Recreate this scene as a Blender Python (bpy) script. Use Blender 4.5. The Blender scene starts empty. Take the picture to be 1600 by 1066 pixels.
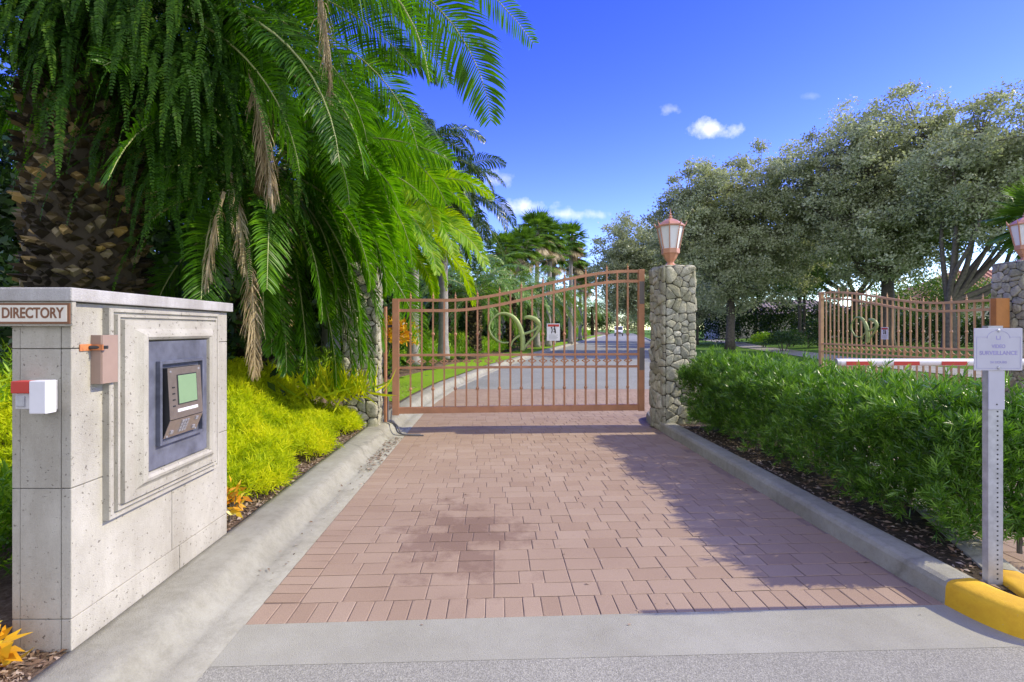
import bpy, bmesh, math, random
import numpy as np
from mathutils import Vector, Matrix
R = math.radians
rng = np.random.default_rng(7)
random.seed(7)
SC = bpy.context.scene
C = SC.collection

# ------------------------------------------------------------------ camera
cam_d = bpy.data.cameras.new("camera"); cam = bpy.data.objects.new("camera", cam_d); C.objects.link(cam)
cam.location = (0, 0, 1.5)
cam.rotation_euler = (R(90), 0, 0)
cam_d.sensor_width = 36; cam_d.lens = 18; cam_d.shift_x = 27 / 1600; cam_d.shift_y = -18 / 1600; cam_d.clip_start = 0.05; cam_d.clip_end = 3000
SC.camera = cam

# ------------------------------------------------------------------ light
SUN_EL, SUN_AZ = 38.5, 2.5          # azimuth measured from +X towards +Y
sd = Vector((math.cos(R(SUN_EL)) * math.cos(R(SUN_AZ)), math.cos(R(SUN_EL)) * math.sin(R(SUN_AZ)), math.sin(R(SUN_EL))))
sun_d = bpy.data.lights.new("sun", 'SUN'); sun = bpy.data.objects.new("sun", sun_d); C.objects.link(sun)
sun_d.energy = 2.5; sun_d.angle = R(0.5); sun_d.color = (1.0, 0.89, 0.66)
sun.rotation_euler = sd.to_track_quat('Z', 'Y').to_euler()
SC.view_settings.view_transform = 'Standard'; SC.view_settings.look = 'None'
SC.view_settings.exposure = 1.1; SC.view_settings.gamma = 1; SC.view_settings.use_curve_mapping = False
SC.cycles.max_bounces = 6; SC.cycles.transparent_max_bounces = 6

W = bpy.data.worlds.new("World"); SC.world = W; W.use_nodes = True
nt = W.node_tree; N = nt.nodes; LK = nt.links; N.clear()
wo = N.new('ShaderNodeOutputWorld'); bg = N.new('ShaderNodeBackground'); sky = N.new('ShaderNodeTexSky')
sky.sky_type = 'NISHITA'; sky.sun_disc = False; sky.sun_elevation = R(SUN_EL); sky.sun_rotation = R(90 - SUN_AZ)
sky.air_density = 1.0; sky.dust_density = 0.1; sky.ozone_density = 3.6; sky.altitude = 0
hs = N.new('ShaderNodeHueSaturation'); hs.inputs['Saturation'].default_value = 1.34; hs.inputs['Hue'].default_value = 0.543; hs.inputs['Value'].default_value = 1.34
LK.new(sky.outputs[0], hs.inputs['Color'])
bg.inputs['Strength'].default_value = 0.15
def wdir(px, py):
    return Vector(((px - 773) / 800, 1, -(py - 515) / 800)).normalized(), Vector((1, 0, 0)), Vector((0, 0, 1))
tc = N.new('ShaderNodeTexCoord')
def M2(op, a, b=None, c=None):
    n = N.new('ShaderNodeMath'); n.operation = op
    for i, x in enumerate((a, b, c)):
        if x is None: continue
        if isinstance(x, (int, float)): n.inputs[i].default_value = x
        else: LK.new(x, n.inputs[i])
    return n.outputs[0]
nz = N.new('ShaderNodeTexNoise'); nz.inputs['Scale'].default_value = 26; nz.inputs['Detail'].default_value = 7; nz.inputs['Roughness'].default_value = 0.62
LK.new(tc.outputs['Generated'], nz.inputs['Vector'])
cm = None
for (px, py, rx, ry, s) in ((1112, 201, 36, 13, .9), (805, 323, 66, 12, .75), (878, 335, 66, 8, .7), (778, 280, 26, 13, .6), (1054, 172, 20, 9, .6), (1268, 150, 12, 6, .4), (1590, 300, 10, 6, .3)):
    d, r, u = wdir(px, py)
    r = (r - d * r.dot(d)).normalized(); u = d.cross(r) * -1 if d.cross(r).z < 0 else d.cross(r)
    def dot(v, k):
        n = N.new('ShaderNodeVectorMath'); n.operation = 'DOT_PRODUCT'; LK.new(tc.outputs['Generated'], n.inputs[0])
        n.inputs[1].default_value = tuple(v); return M2('MULTIPLY', n.outputs['Value'], 800 / k)
    a, b = dot(r, rx), dot(u, ry)
    front = N.new('ShaderNodeVectorMath'); front.operation = 'DOT_PRODUCT'; LK.new(tc.outputs['Generated'], front.inputs[0]); front.inputs[1].default_value = tuple(d)
    q = M2('SQRT', M2('ADD', M2('MULTIPLY', a, a), M2('MULTIPLY', b, b)))
    m = M2('SUBTRACT', 1.0, q)
    m = M2('ADD', m, M2('MULTIPLY', M2('SUBTRACT', nz.outputs['Fac'], 0.52), 3.2))
    mm = N.new('ShaderNodeClamp'); LK.new(M2('MULTIPLY', m, 0.9 * s), mm.inputs[0])
    m2 = M2('MULTIPLY', mm.outputs[0], M2('GREATER_THAN', front.outputs['Value'], 0))
    m2 = M2('MULTIPLY', m2, M2('LESS_THAN', q, 2.2)); m2 = M2('MULTIPLY', m2, s)
    cm = m2 if cm is None else M2('MAXIMUM', cm, m2)
# unseen broken cloud added behind the viewer for a neutral, softer fill light
sp_ = N.new('ShaderNodeSeparateXYZ'); LK.new(tc.outputs['Generated'], sp_.inputs[0])
n2 = N.new('ShaderNodeTexNoise'); n2.inputs['Scale'].default_value = 3.2; n2.inputs['Detail'].default_value = 6; LK.new(tc.outputs['Generated'], n2.inputs['Vector'])
bk = M2('MULTIPLY', M2('SUBTRACT', M2('MULTIPLY', sp_.outputs['Y'], -1.0), 0.02), 3.0)
bc = N.new('ShaderNodeClamp'); LK.new(M2('MULTIPLY', M2('ADD', bk, M2('MULTIPLY', M2('SUBTRACT', n2.outputs['Fac'], .5), 3.0)), 1.4), bc.inputs[0])
b2 = N.new('ShaderNodeClamp'); LK.new(bk, b2.inputs[0]); cm = M2('MAXIMUM', cm, M2('MULTIPLY', M2('MULTIPLY', bc.outputs[0], b2.outputs[0]), .8))
mx = N.new('ShaderNodeMixRGB'); LK.new(cm, mx.inputs[0]); LK.new(hs.outputs[0], mx.inputs[1]); mx.inputs[2].default_value = (4.6, 4.6, 4.7, 1)
LK.new(mx.outputs[0], bg.inputs['Color']); LK.new(bg.outputs[0], wo.inputs[0])

# ------------------------------------------------------------------ helpers
ORG = {}
def tag(o, label=None, cat=None, group=None, kind=None):
    if label: o['label'] = label
    if cat: o['category'] = cat
    if group: o['group'] = group
    if kind: o['kind'] = kind
    return o
def empty(name, loc, rz=0, label=None, cat=None, group=None, local=False):
    o = bpy.data.objects.new(name, None); C.objects.link(o); o.empty_display_size = .2
    o.location = loc; o.rotation_euler = (0, 0, rz)
    ORG[o.name] = np.array((0, 0, 0.)) if local else np.array(loc, float)
    return tag(o, label, cat, group)
def link_mesh(name, V, F, mat, parent=None, smooth=False, rnd=None):
    V = np.asarray(V, float)
    if parent is not None: V = V - ORG[parent.name]
    me = bpy.data.meshes.new(name)
    if isinstance(F, np.ndarray):
        k = F.shape[1]; n = len(F)
        me.vertices.add(len(V)); me.vertices.foreach_set('co', V.astype(np.float32).ravel())
        me.loops.add(n * k); me.loops.foreach_set('vertex_index', F.astype(np.int32).ravel())
        me.polygons.add(n); me.polygons.foreach_set('loop_start', np.arange(0, n * k, k, dtype=np.int32))
        me.update(calc_edges=True)
    else:
        me.from_pydata(V.tolist(), [], F)
    if smooth: me.polygons.foreach_set('use_smooth', [True] * len(me.polygons))
    if rnd is not None:
        a = me.attributes.new('rnd', 'FLOAT', 'POINT'); a.data.foreach_set('value', np.asarray(rnd, np.float32))
    me.materials.append(mat); me.update()
    o = bpy.data.objects.new(name, me); C.objects.link(o)
    if parent is not None:
        o.parent = parent; ORG[o.name] = ORG[parent.name]
    else: ORG[o.name] = np.zeros(3)
    return o
def copy_tree(o, parent=None):
    c = o.copy(); C.objects.link(c); c.parent = parent; ORG[c.name] = ORG[o.name]
    for ch in list(o.children): copy_tree(ch, c)
    return c
class MB:
    def __init__(s): s.v = []; s.f = []; s.r = []
    def add(s, V, F, r=None):
        b = len(s.v); s.v += [tuple(p) for p in V]; s.f += [tuple(i + b for i in f) for f in F]
        s.r += [random.random() if r is None else r] * len(V); return s
    def box(s, x0, x1, y0, y1, z0, z1, b=0.0, M=None, r=None):
        if b <= 0:
            V = [(x, y, z) for x in (x0, x1) for y in (y0, y1) for z in (z0, z1)]
            F = [(0, 1, 3, 2), (4, 6, 7, 5), (0, 4, 5, 1), (2, 3, 7, 6), (0, 2, 6, 4), (1, 5, 7, 3)]
        else:
            bm = bmesh.new(); bmesh.ops.create_cube(bm, size=1)
            for v in bm.verts: v.co = Vector(((x0 + x1) / 2 + v.co.x * (x1 - x0), (y0 + y1) / 2 + v.co.y * (y1 - y0), (z0 + z1) / 2 + v.co.z * (z1 - z0)))
            bmesh.ops.bevel(bm, geom=bm.edges[:], offset=b, segments=2, affect='EDGES', profile=.6)
            bm.verts.index_update(); V = [v.co.copy() for v in bm.verts]; F = [[v.index for v in f.verts] for f in bm.faces]; bm.free()
        if M is not None: V = [M @ Vector(v) for v in V]
        return s.add(V, F, r)
    def tube(s, P, rad, n=8, flat=1.0, cap=True, r=None):
        P = [Vector(p) for p in P]; V = []; F = []
        if isinstance(rad, (int, float)): rad = [rad] * len(P)
        up = Vector((0, 0, 1))
        T0 = (P[1] - P[0]).normalized()
        if abs(T0.z) > .95: up = Vector((1, 0, 0))
        for i, p in enumerate(P):
            T = (P[min(i + 1, len(P) - 1)] - P[max(i - 1, 0)]).normalized()
            a = T.cross(up).normalized(); b = a.cross(T).normalized()
            up = b
            for k in range(n):
                t = 2 * math.pi * (k + .5) / n
                V.append(p + a * math.cos(t) * rad[i] * flat + b * math.sin(t) * rad[i])
        for i in range(len(P) - 1):
            for k in range(n):
                F.append((i * n + k, i * n + (k + 1) % n, (i + 1) * n + (k + 1) % n, (i + 1) * n + k))
        if cap: F += [tuple(range(n))[::-1], tuple(range((len(P) - 1) * n, len(P) * n))]
        return s.add(V, F, r)
    def lathe(s, prof, c, n=16, rot=0.0, r=None):
        V = []; F = []
        for (rr, z) in prof:
            for k in range(n):
                t = 2 * math.pi * k / n + rot
                V.append((c[0] + rr * math.cos(t), c[1] + rr * math.sin(t), c[2] + z))
        for i in range(len(prof) - 1):
            for k in range(n): F.append((i * n + k, i * n + (k + 1) % n, (i + 1) * n + (k + 1) % n, (i + 1) * n + k))
        F += [tuple(range(n))[::-1], tuple(range((len(prof) - 1) * n, len(prof) * n))]
        return s.add(V, F, r)
    def prism(s, poly, z0, z1, r=None):
        n = len(poly); V = [(x, y, z0) for x, y in poly] + [(x, y, z1) for x, y in poly]
        F = [tuple(range(n))[::-1], tuple(range(n, 2 * n))] + [(i, (i + 1) % n, n + (i + 1) % n, n + i) for i in range(n)]
        return s.add(V, F, r)
    def build(s, name, mat, parent=None, smooth=False, M=None):
        V = np.array(s.v)
        if M is not None: V = np.array([tuple(M @ Vector(p)) for p in s.v])
        o = link_mesh(name, V, s.f, mat, parent, smooth, s.r)
        return o
def sweep(path, prof, off_sign=1):
    """path of (x,y); prof of (offset to the left of travel, z)."""
    V = []; F = []; n = len(prof); P = [Vector((x, y, 0)) for x, y in path]
    for i, p in enumerate(P):
        T = (P[min(i + 1, len(P) - 1)] - P[max(i - 1, 0)]).normalized(); Nn = Vector((-T.y, T.x, 0)) * off_sign
        for (o, z) in prof: q = p + Nn * o; V.append((q.x, q.y, z))
    for i in range(len(P) - 1):
        for k in range(n - 1): F.append((i * n + k, i * n + k + 1, (i + 1) * n + k + 1, (i + 1) * n + k))
    return V, F

# ------------------------------------------------------------------ materials
def new_mat(name):
    m = bpy.data.materials.new(name); m.use_nodes = True; return m, m.node_tree.nodes, m.node_tree.links, m.node_tree.nodes['Principled BSDF']
def ramp(n, pts):
    r = n.new('ShaderNodeValToRGB'); e = r.color_ramp.elements
    while len(e) < len(pts): e.new(.5)
    for i, (p, c) in enumerate(pts): e[i].position = p; e[i].color = (*c, 1)
    return r
def noise(n, l, scale, detail=6, rough=.6, coord='Object', stretch=None):
    t = n.new('ShaderNodeTexCoord'); x = n.new('ShaderNodeTexNoise')
    x.inputs['Scale'].default_value = scale; x.inputs['Detail'].default_value = detail; x.inputs['Roughness'].default_value = rough
    src = t.outputs[coord]
    if stretch:
        mp = n.new('ShaderNodeMapping'); mp.inputs['Scale'].default_value = stretch; l.new(src, mp.inputs[0]); src = mp.outputs[0]
    l.new(src, x.inputs['Vector']); return x
def mixc(n, l, a, b, f, mode='MIX'):
    m = n.new('ShaderNodeMixRGB'); m.blend_type = mode
    for i, x in ((0, f), (1, a), (2, b)):
        if isinstance(x, (int, float)): m.inputs[i].default_value = x
        elif isinstance(x, tuple): m.inputs[i].default_value = (*x, 1)
        else: l.new(x, m.inputs[i])
    return m.outputs[0]
def solid(name, col, rough=.6, metal=0, var=.12, scale=8, bump=.0, bscale=60, spec=.5, use_rnd=False):
    m, n, l, p = new_mat(name)
    x = noise(n, l, scale)
    d = tuple(c * (1 - var) for c in col); e = tuple(min(1, c * (1 + var)) for c in col)
    r = ramp(n, [(.3, d), (.7, e)]); l.new(x.outputs['Fac'], r.inputs[0])
    l.new(r.outputs[0], p.inputs['Base Color']); p.inputs['Roughness'].default_value = rough; p.inputs['Metallic'].default_value = metal
    p.inputs['Specular IOR Level'].default_value = spec
    if bump:
        y = noise(n, l, bscale, 8); b = n.new('ShaderNodeBump'); b.inputs['Strength'].default_value = bump; b.inputs['Distance'].default_value = .01
        l.new(y.outputs['Fac'], b.inputs['Height']); l.new(b.outputs[0], p.inputs['Normal'])
    return m
def leafmat(name, cols, rough=.45, trans=.3, tcol=None, spec=.4, nscale=.8):
    """colour by the leaf's own random value (and its age patch)"""
    m, n, l, p = new_mat(name)
    a = n.new('ShaderNodeAttribute'); a.attribute_name = 'rnd'
    r = ramp(n, [(i / (len(cols) - 1), c) for i, c in enumerate(cols)]); 
    x = noise(n, l, nscale, 3)
    ad = n.new('ShaderNodeMath'); ad.operation = 'MULTIPLY_ADD'; l.new(x.outputs['Fac'], ad.inputs[0]); ad.inputs[1].default_value = .9; 
    sb = n.new('ShaderNodeMath'); sb.operation = 'SUBTRACT'; l.new(a.outputs['Fac'], sb.inputs[0]); sb.inputs[1].default_value = .45
    l.new(sb.outputs[0], ad.inputs[2]); l.new(ad.outputs[0], r.inputs[0])
    l.new(r.outputs[0], p.inputs['Base Color']); p.inputs['Roughness'].default_value = rough; p.inputs['Specular IOR Level'].default_value = spec
    t = n.new('ShaderNodeBsdfTranslucent'); tc_ = mixc(n, l, r.outputs[0], tcol or (1.6, 1.7, .5), 1.0, 'MULTIPLY'); l.new(tc_, t.inputs[0])
    ms = n.new('ShaderNodeMixShader'); ms.inputs[0].default_value = trans; l.new(p.outputs[0], ms.inputs[1]); l.new(t.outputs[0], ms.inputs[2])
    l.new(ms.outputs[0], n['Material Output'].inputs[0]); return m

def mat_concrete(name, col, var=.18, pores=True, stain=.3, streak=0, crack=0):
    m, n, l, p = new_mat(name)
    x = noise(n, l, 3.0, 8, .65); y = noise(n, l, 55, 4); z = noise(n, l, 160, 3, .7)
    c = mixc(n, l, tuple(k * (1 - var) for k in col), tuple(min(1, k * (1 + var)) for k in col), x.outputs['Fac'])
    rs = ramp(n, [(.35, (.72, .7, .66)), (.62, (1, 1, 1))]); l.new(noise(n, l, 1.3, 9, .7).outputs['Fac'], rs.inputs[0])
    c = mixc(n, l, c, rs.outputs[0], stain, 'MULTIPLY')
    rp = ramp(n, [(.33, (.3, .28, .26)), (.37, (1, 1, 1))]); l.new(y.outputs['Fac'], rp.inputs[0])
    if pores: c = mixc(n, l, c, rp.outputs[0], .75, 'MULTIPLY')
    rg = ramp(n, [(.3, (.8, .8, .8)), (.7, (1.0, 1.0, 1.0))]); l.new(z.outputs['Fac'], rg.inputs[0]); c = mixc(n, l, c, rg.outputs[0], .6, 'MULTIPLY')
    if streak:
        sx_ = noise(n, l, 3.2, 7, .75, stretch=(1, 1, .28)); rs2 = ramp(n, [(.42, (.52, .49, .45)), (.60, (1, 1, 1))]); l.new(sx_.outputs['Fac'], rs2.inputs[0]); c = mixc(n, l, c, rs2.outputs[0], streak, 'MULTIPLY')
    if crack:
        t = n.new('ShaderNodeTexCoord'); wn = noise(n, l, 5, 4); wv = n.new('ShaderNodeVectorMath'); wv.operation = 'MULTIPLY_ADD'; l.new(wn.outputs['Color'], wv.inputs[0]); wv.inputs[1].default_value = (.25, .25, 0); l.new(t.outputs['Object'], wv.inputs[2])
        vo = n.new('ShaderNodeTexVoronoi'); vo.feature = 'DISTANCE_TO_EDGE'; vo.inputs['Scale'].default_value = crack; l.new(wv.outputs[0], vo.inputs['Vector'])
        rc_ = ramp(n, [(0, (.35, .33, .3)), (.006, (1, 1, 1))]); l.new(vo.outputs['Distance'], rc_.inputs[0]); c = mixc(n, l, c, rc_.outputs[0], .4, 'MULTIPLY')
        sp2 = noise(n, l, 14, 6, .8); rq = ramp(n, [(.3, (.7, .69, .66)), (.55, (1, 1, 1))]); l.new(sp2.outputs['Fac'], rq.inputs[0]); c = mixc(n, l, c, rq.outputs[0], .7, 'MULTIPLY')
    l.new(c, p.inputs['Base Color']); p.inputs['Roughness'].default_value = .85; p.inputs['Specular IOR Level'].default_value = .25
    b = n.new('ShaderNodeBump'); b.inputs['Strength'].default_value = .6; b.inputs['Distance'].default_value = .004
    hh = n.new('ShaderNodeMath'); hh.operation = 'ADD'; l.new(rp.outputs[0] if pores else z.outputs['Fac'], hh.inputs[0]); l.new(z.outputs['Fac'], hh.inputs[1])
    l.new(hh.outputs[0], b.inputs['Height']); l.new(b.outputs[0], p.inputs['Normal']); return m
M_wall = mat_concrete('cast stone', (.53, .515, .44), .14, True, .8, streak=.35)
M_cap = mat_concrete('painted cap', (.57, .565, .545), .12, False, .6, streak=.5)
M_dark = solid('joint', (.16, .15, .13), .9)
M_curb = mat_concrete('kerb concrete', (.385, .382, .31), .2, False, .8, crack=.22)
M_band = mat_concrete('band concrete', (.40, .398, .32), .1, False, .6)

def mat_paver():
    m, n, l, p = new_mat('clay pavers')
    a = n.new('ShaderNodeAttribute'); a.attribute_name = 'rnd'
    r = ramp(n, [(0, (.34, .248, .172)), (.15, (.365, .27, .19)), (.8, (.385, .29, .206)), (1, (.405, .31, .224))]); l.new(a.outputs['Fac'], r.inputs[0])
    g = noise(n, l, 190, 3, .8); rg = ramp(n, [(.35, (.72, .7, .7)), (.66, (1.12, 1.12, 1.12))]); l.new(g.outputs['Fac'], rg.inputs[0])
    c = mixc(n, l, r.outputs[0], rg.outputs[0], .8, 'MULTIPLY')
    f = noise(n, l, 1.1, 7, .6); rf = ramp(n, [(.3, (.86, .84, .84)), (.6, (1, 1, 1))]); l.new(f.outputs['Fac'], rf.inputs[0]); c = mixc(n, l, c, rf.outputs[0], .8, 'MULTIPLY')
    # oil stain where cars stop beside the keypad
    t = n.new('ShaderNodeTexCoord'); mp = n.new('ShaderNodeMapping'); mp.inputs['Location'].default_value = (.22 * 1.5, -3.75 * .95, 0); mp.inputs['Scale'].default_value = (1.5, .95, 1)
    l.new(t.outputs['Object'], mp.inputs[0]); ln = n.new('ShaderNodeVectorMath'); ln.operation = 'LENGTH'; l.new(mp.outputs[0], ln.inputs[0])
    nn = noise(n, l, 4.5, 6, .7); q = n.new('ShaderNodeMath'); q.operation = 'MULTIPLY_ADD'; l.new(nn.outputs['Fac'], q.inputs[0]); q.inputs[1].default_value = 1.9; l.new(ln.outputs['Value'], q.inputs[2])
    rr = ramp(n, [(.0, (.50, .44, .44)), (.5, (.52, .44, .44)), (.70, (1, 1, 1))]); 
    q2 = n.new('ShaderNodeMath'); q2.operation = 'MULTIPLY'; q3 = n.new('ShaderNodeMath'); q3.operation = 'MULTIPLY_ADD'; l.new(a.outputs['Fac'], q3.inputs[0]); q3.inputs[1].default_value = -.55; l.new(q.outputs[0], q3.inputs[2]); q4 = n.new('ShaderNodeMath'); q4.operation = 'ADD'; l.new(q3.outputs[0], q4.inputs[0]); q4.inputs[1].default_value = .27
    l.new(q4.outputs[0], q2.inputs[0]); q2.inputs[1].default_value = .42
    l.new(q2.outputs[0], rr.inputs[0]); c = mixc(n, l, c, rr.outputs[0], .75, 'MULTIPLY')
    l.new(c, p.inputs['Base Color']); p.inputs['Roughness'].default_value = .85; p.inputs['Specular IOR Level'].default_value = .25
    b = n.new('ShaderNodeBump'); b.inputs['Strength'].default_value = .35; b.inputs['Distance'].default_value = .003; l.new(g.outputs['Fac'], b.inputs['Height']); l.new(b.outputs[0], p.inputs['Normal'])
    return m
M_paver = mat_paver()
M_joint = solid('joint sand', (.24, .175, .135), .95, var=.2, scale=20)
def mat_asphalt(name, a_, b_, s=90):
    m, n, l, p = new_mat(name)
    v = n.new('ShaderNodeTexVoronoi'); v.inputs['Scale'].default_value = s; t = n.new('ShaderNodeTexCoord'); l.new(t.outputs['Object'], v.inputs['Vector'])
    r = ramp(n, [(.0, a_), (.6, b_), (1, tuple(k * 1.5 for k in b_))]); l.new(v.outputs['Color'], r.inputs[0])
    f = noise(n, l, .6, 6); rf = ramp(n, [(.3, (.8, .8, .8)), (.7, (1.05, 1.05, 1.05))]); l.new(f.outputs['Fac'], rf.inputs[0])
    c = mixc(n, l, r.outputs[0], rf.outputs[0], 1.0, 'MULTIPLY'); l.new(c, p.inputs['Base Color']); p.inputs['Roughness'].default_value = .9
    b = n.new('ShaderNodeBump'); b.inputs['Strength'].default_value = .5; b.inputs['Distance'].default_value = .003; l.new(v.outputs['Distance'], b.inputs['Height']); l.new(b.outputs[0], p.inputs['Normal'])
    return m
M_asph = mat_asphalt('weathered asphalt', (.18, .178, .143), (.33, .325, .262), 230)
M_road = mat_asphalt('road', (.19, .20, .165), (.265, .275, .235), 60)
def mat_ground(name, c0, c1, c2, s=14):
    m, n, l, p = new_mat(name)
    x = noise(n, l, s, 8, .75); r = ramp(n, [(.3, c0), (.5, c1), (.72, c2)]); l.new(x.outputs['Fac'], r.inputs[0])
    y = noise(n, l, .35, 4); ry = ramp(n, [(.3, (.75, .8, .7)), (.7, (1.1, 1.1, 1.0))]); l.new(y.outputs['Fac'], ry.inputs[0])
    c = mixc(n, l, r.outputs[0], ry.outputs[0], 1.0, 'MULTIPLY')
    l.new(c, p.inputs['Base Color']); p.inputs['Roughness'].default_value = .95; p.inputs['Specular IOR Level'].default_value = .15
    b = n.new('ShaderNodeBump'); b.inputs['Strength'].default_value = 1; b.inputs['Distance'].default_value = .03; l.new(x.outputs['Fac'], b.inputs['Height']); l.new(b.outputs[0], p.inputs['Normal']); return m
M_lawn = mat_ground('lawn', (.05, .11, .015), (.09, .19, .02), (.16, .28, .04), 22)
M_mulch = mat_ground('mulch', (.07, .045, .03), (.19, .13, .10), (.36, .28, .23), 30)
M_soil = mat_ground('shaded bed soil', (.03, .025, .02), (.07, .055, .04), (.16, .12, .09), 26)  # dark soil, the shade beside the hedge put into its colour
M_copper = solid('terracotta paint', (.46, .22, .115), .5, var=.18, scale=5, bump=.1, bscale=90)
M_copper2 = solid('tan gate paint', (.56, .34, .17), .5, var=.15, scale=5)  # lighter tan paint of the open gate
M_lampc = solid('lantern paint', (.52, .26, .16), .42, var=.12, scale=9)
M_glass = solid('frosted glass', (.78, .80, .82), .3, var=.04)
M_green = solid('green enamel', (.30, .38, .13), .5, var=.15, scale=12)
M_black = solid('black metal', (.03, .03, .032), .5)
M_slate = solid('scratched slate plate', (.115, .125, .16), .38, var=.45, scale=7, bump=.1)
M_steel = solid('brushed steel', (.42, .36, .31), .32, .75, var=.1, scale=30)
M_lcd = solid('green screen', (.22, .34, .19), .25, var=.08, scale=4)
M_white = solid('white paint', (.72, .72, .74), .4, var=.04)
M_signshade = solid('shaded sign paint', (.47, .47, .54), .5, var=.06, scale=6)  # white sign face with its lavender shade put into the colour
M_galv = solid('galvanised steel', (.46, .47, .50), .42, .5, var=.2, scale=16)
M_red = solid('red paint', (.50, .045, .03), .45, var=.08)
M_brown = solid('brown lettering', (.20, .085, .035), .6)
M_cream = solid('cream board', (.70, .66, .55), .6, var=.06)
M_yellow = solid('yellow kerb paint', (.72, .42, .015), .55, var=.14, scale=9, bump=.35, bscale=30)
M_purple = solid('faded violet print', (.30, .28, .50), .6)
M_rubber = solid('rubber', (.025, .025, .025), .7)
M_bark = solid('oak bark', (.11, .095, .075), .9, var=.4, scale=9, bump=1, bscale=24)
M_palmb = solid('grey palm trunk', (.30, .28, .26), .85, var=.25, scale=6, bump=.7, bscale=18)
M_boot = leafmat('palm boots', [(.02, .015, .008), (.05, .035, .016), (.09, .065, .03), (.24, .20, .13), (.40, .26, .08)], .9, 0.02)
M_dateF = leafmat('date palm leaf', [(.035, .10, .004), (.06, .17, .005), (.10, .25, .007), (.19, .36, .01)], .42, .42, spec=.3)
M_yelF = leafmat('sunlit palm leaf', [(.07, .19, .006), (.14, .31, .006), (.26, .42, .008), (.38, .48, .01)], .5, .38, spec=.25)  # palm leaf with sunlight put into a yellower, brighter colour
M_farF = leafmat('far palm leaf', [(.045, .10, .015), (.08, .165, .02), (.13, .25, .03), (.22, .36, .05)], .4, .25)
M_darkF = leafmat('dark palm leaf', [(.02, .045, .012), (.035, .075, .018), (.06, .12, .028), (.10, .16, .05)], .35, .2)
M_dead = leafmat('dry frond', [(.20, .14, .06), (.34, .26, .14), (.48, .40, .25), (.62, .56, .42)], .7, .2, tcol=(1.1, 1, .8))
M_fern = leafmat('sword fern', [(.014, .045, .004), (.025, .075, .005), (.042, .115, .006), (.10, .19, .010)], .6, .35, spec=.15)
M_pod = leafmat('podocarpus leaf', [(.025, .075, .006), (.055, .15, .010), (.11, .24, .018), (.25, .42, .07)], .34, .33, spec=.6, nscale=3)
M_oak = leafmat('live oak leaf', [(.20, .22, .12), (.30, .325, .19), (.43, .46, .30), (.62, .65, .47)], .5, .33, tcol=(1.2, 1.3, .7), spec=.4, nscale=.5)
M_oak2 = leafmat('bright tree leaf', [(.05, .10, .02), (.09, .17, .03), (.15, .25, .05), (.2, .3, .08)], .4, .25, nscale=.5)
M_cover = leafmat('gold ground cover', [(.26, .38, .004), (.44, .54, .004), (.60, .66, .006), (.72, .70, .012)], .8, .45, tcol=(1.3, 1.3, .5), nscale=2.2)
M_cover2 = leafmat('green ground cover', [(.07, .18, .008), (.14, .29, .010), (.24, .40, .012), (.34, .46, .02)], .5, .3, nscale=1.5)
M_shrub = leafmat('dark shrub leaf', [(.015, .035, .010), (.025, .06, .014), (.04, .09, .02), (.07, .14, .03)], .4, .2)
M_croton = leafmat('croton leaf', [(.55, .16, .01), (.70, .32, .015), (.75, .48, .03), (.55, .55, .06)], .35, .3, tcol=(1.2, 1, .4), nscale=9)
M_rib = solid('palm rib', (.30, .34, .12), .5)
M_stone = None
def mat_worn_yellow():
    m, n, l, p = new_mat('worn yellow kerb paint')
    a_ = noise(n, l, 5, 8, .7); r = ramp(n, [(.35, (.60, .33, .01)), (.6, (.72, .44, .015))]); l.new(a_.outputs['Fac'], r.inputs[0])
    b_ = noise(n, l, 22, 9, .8); rb_ = ramp(n, [(.64, (0, 0, 0)), (.67, (1, 1, 1))]); l.new(b_.outputs['Fac'], rb_.inputs[0])
    c = mixc(n, l, r.outputs[0], (.36, .33, .25), rb_.outputs[0]); d = noise(n, l, 2.2, 6); rd = ramp(n, [(.35, (.62, .6, .55)), (.6, (1, 1, 1))]); l.new(d.outputs['Fac'], rd.inputs[0])
    c = mixc(n, l, c, rd.outputs[0], .7, 'MULTIPLY'); l.new(c, p.inputs['Base Color']); p.inputs['Roughness'].default_value = .75
    bb = n.new('ShaderNodeBump'); bb.inputs['Strength'].default_value = .6; bb.inputs['Distance'].default_value = .006; l.new(b_.outputs['Fac'], bb.inputs['Height']); l.new(bb.outputs[0], p.inputs['Normal']); return m
M_yellow = mat_worn_yellow()
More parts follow.
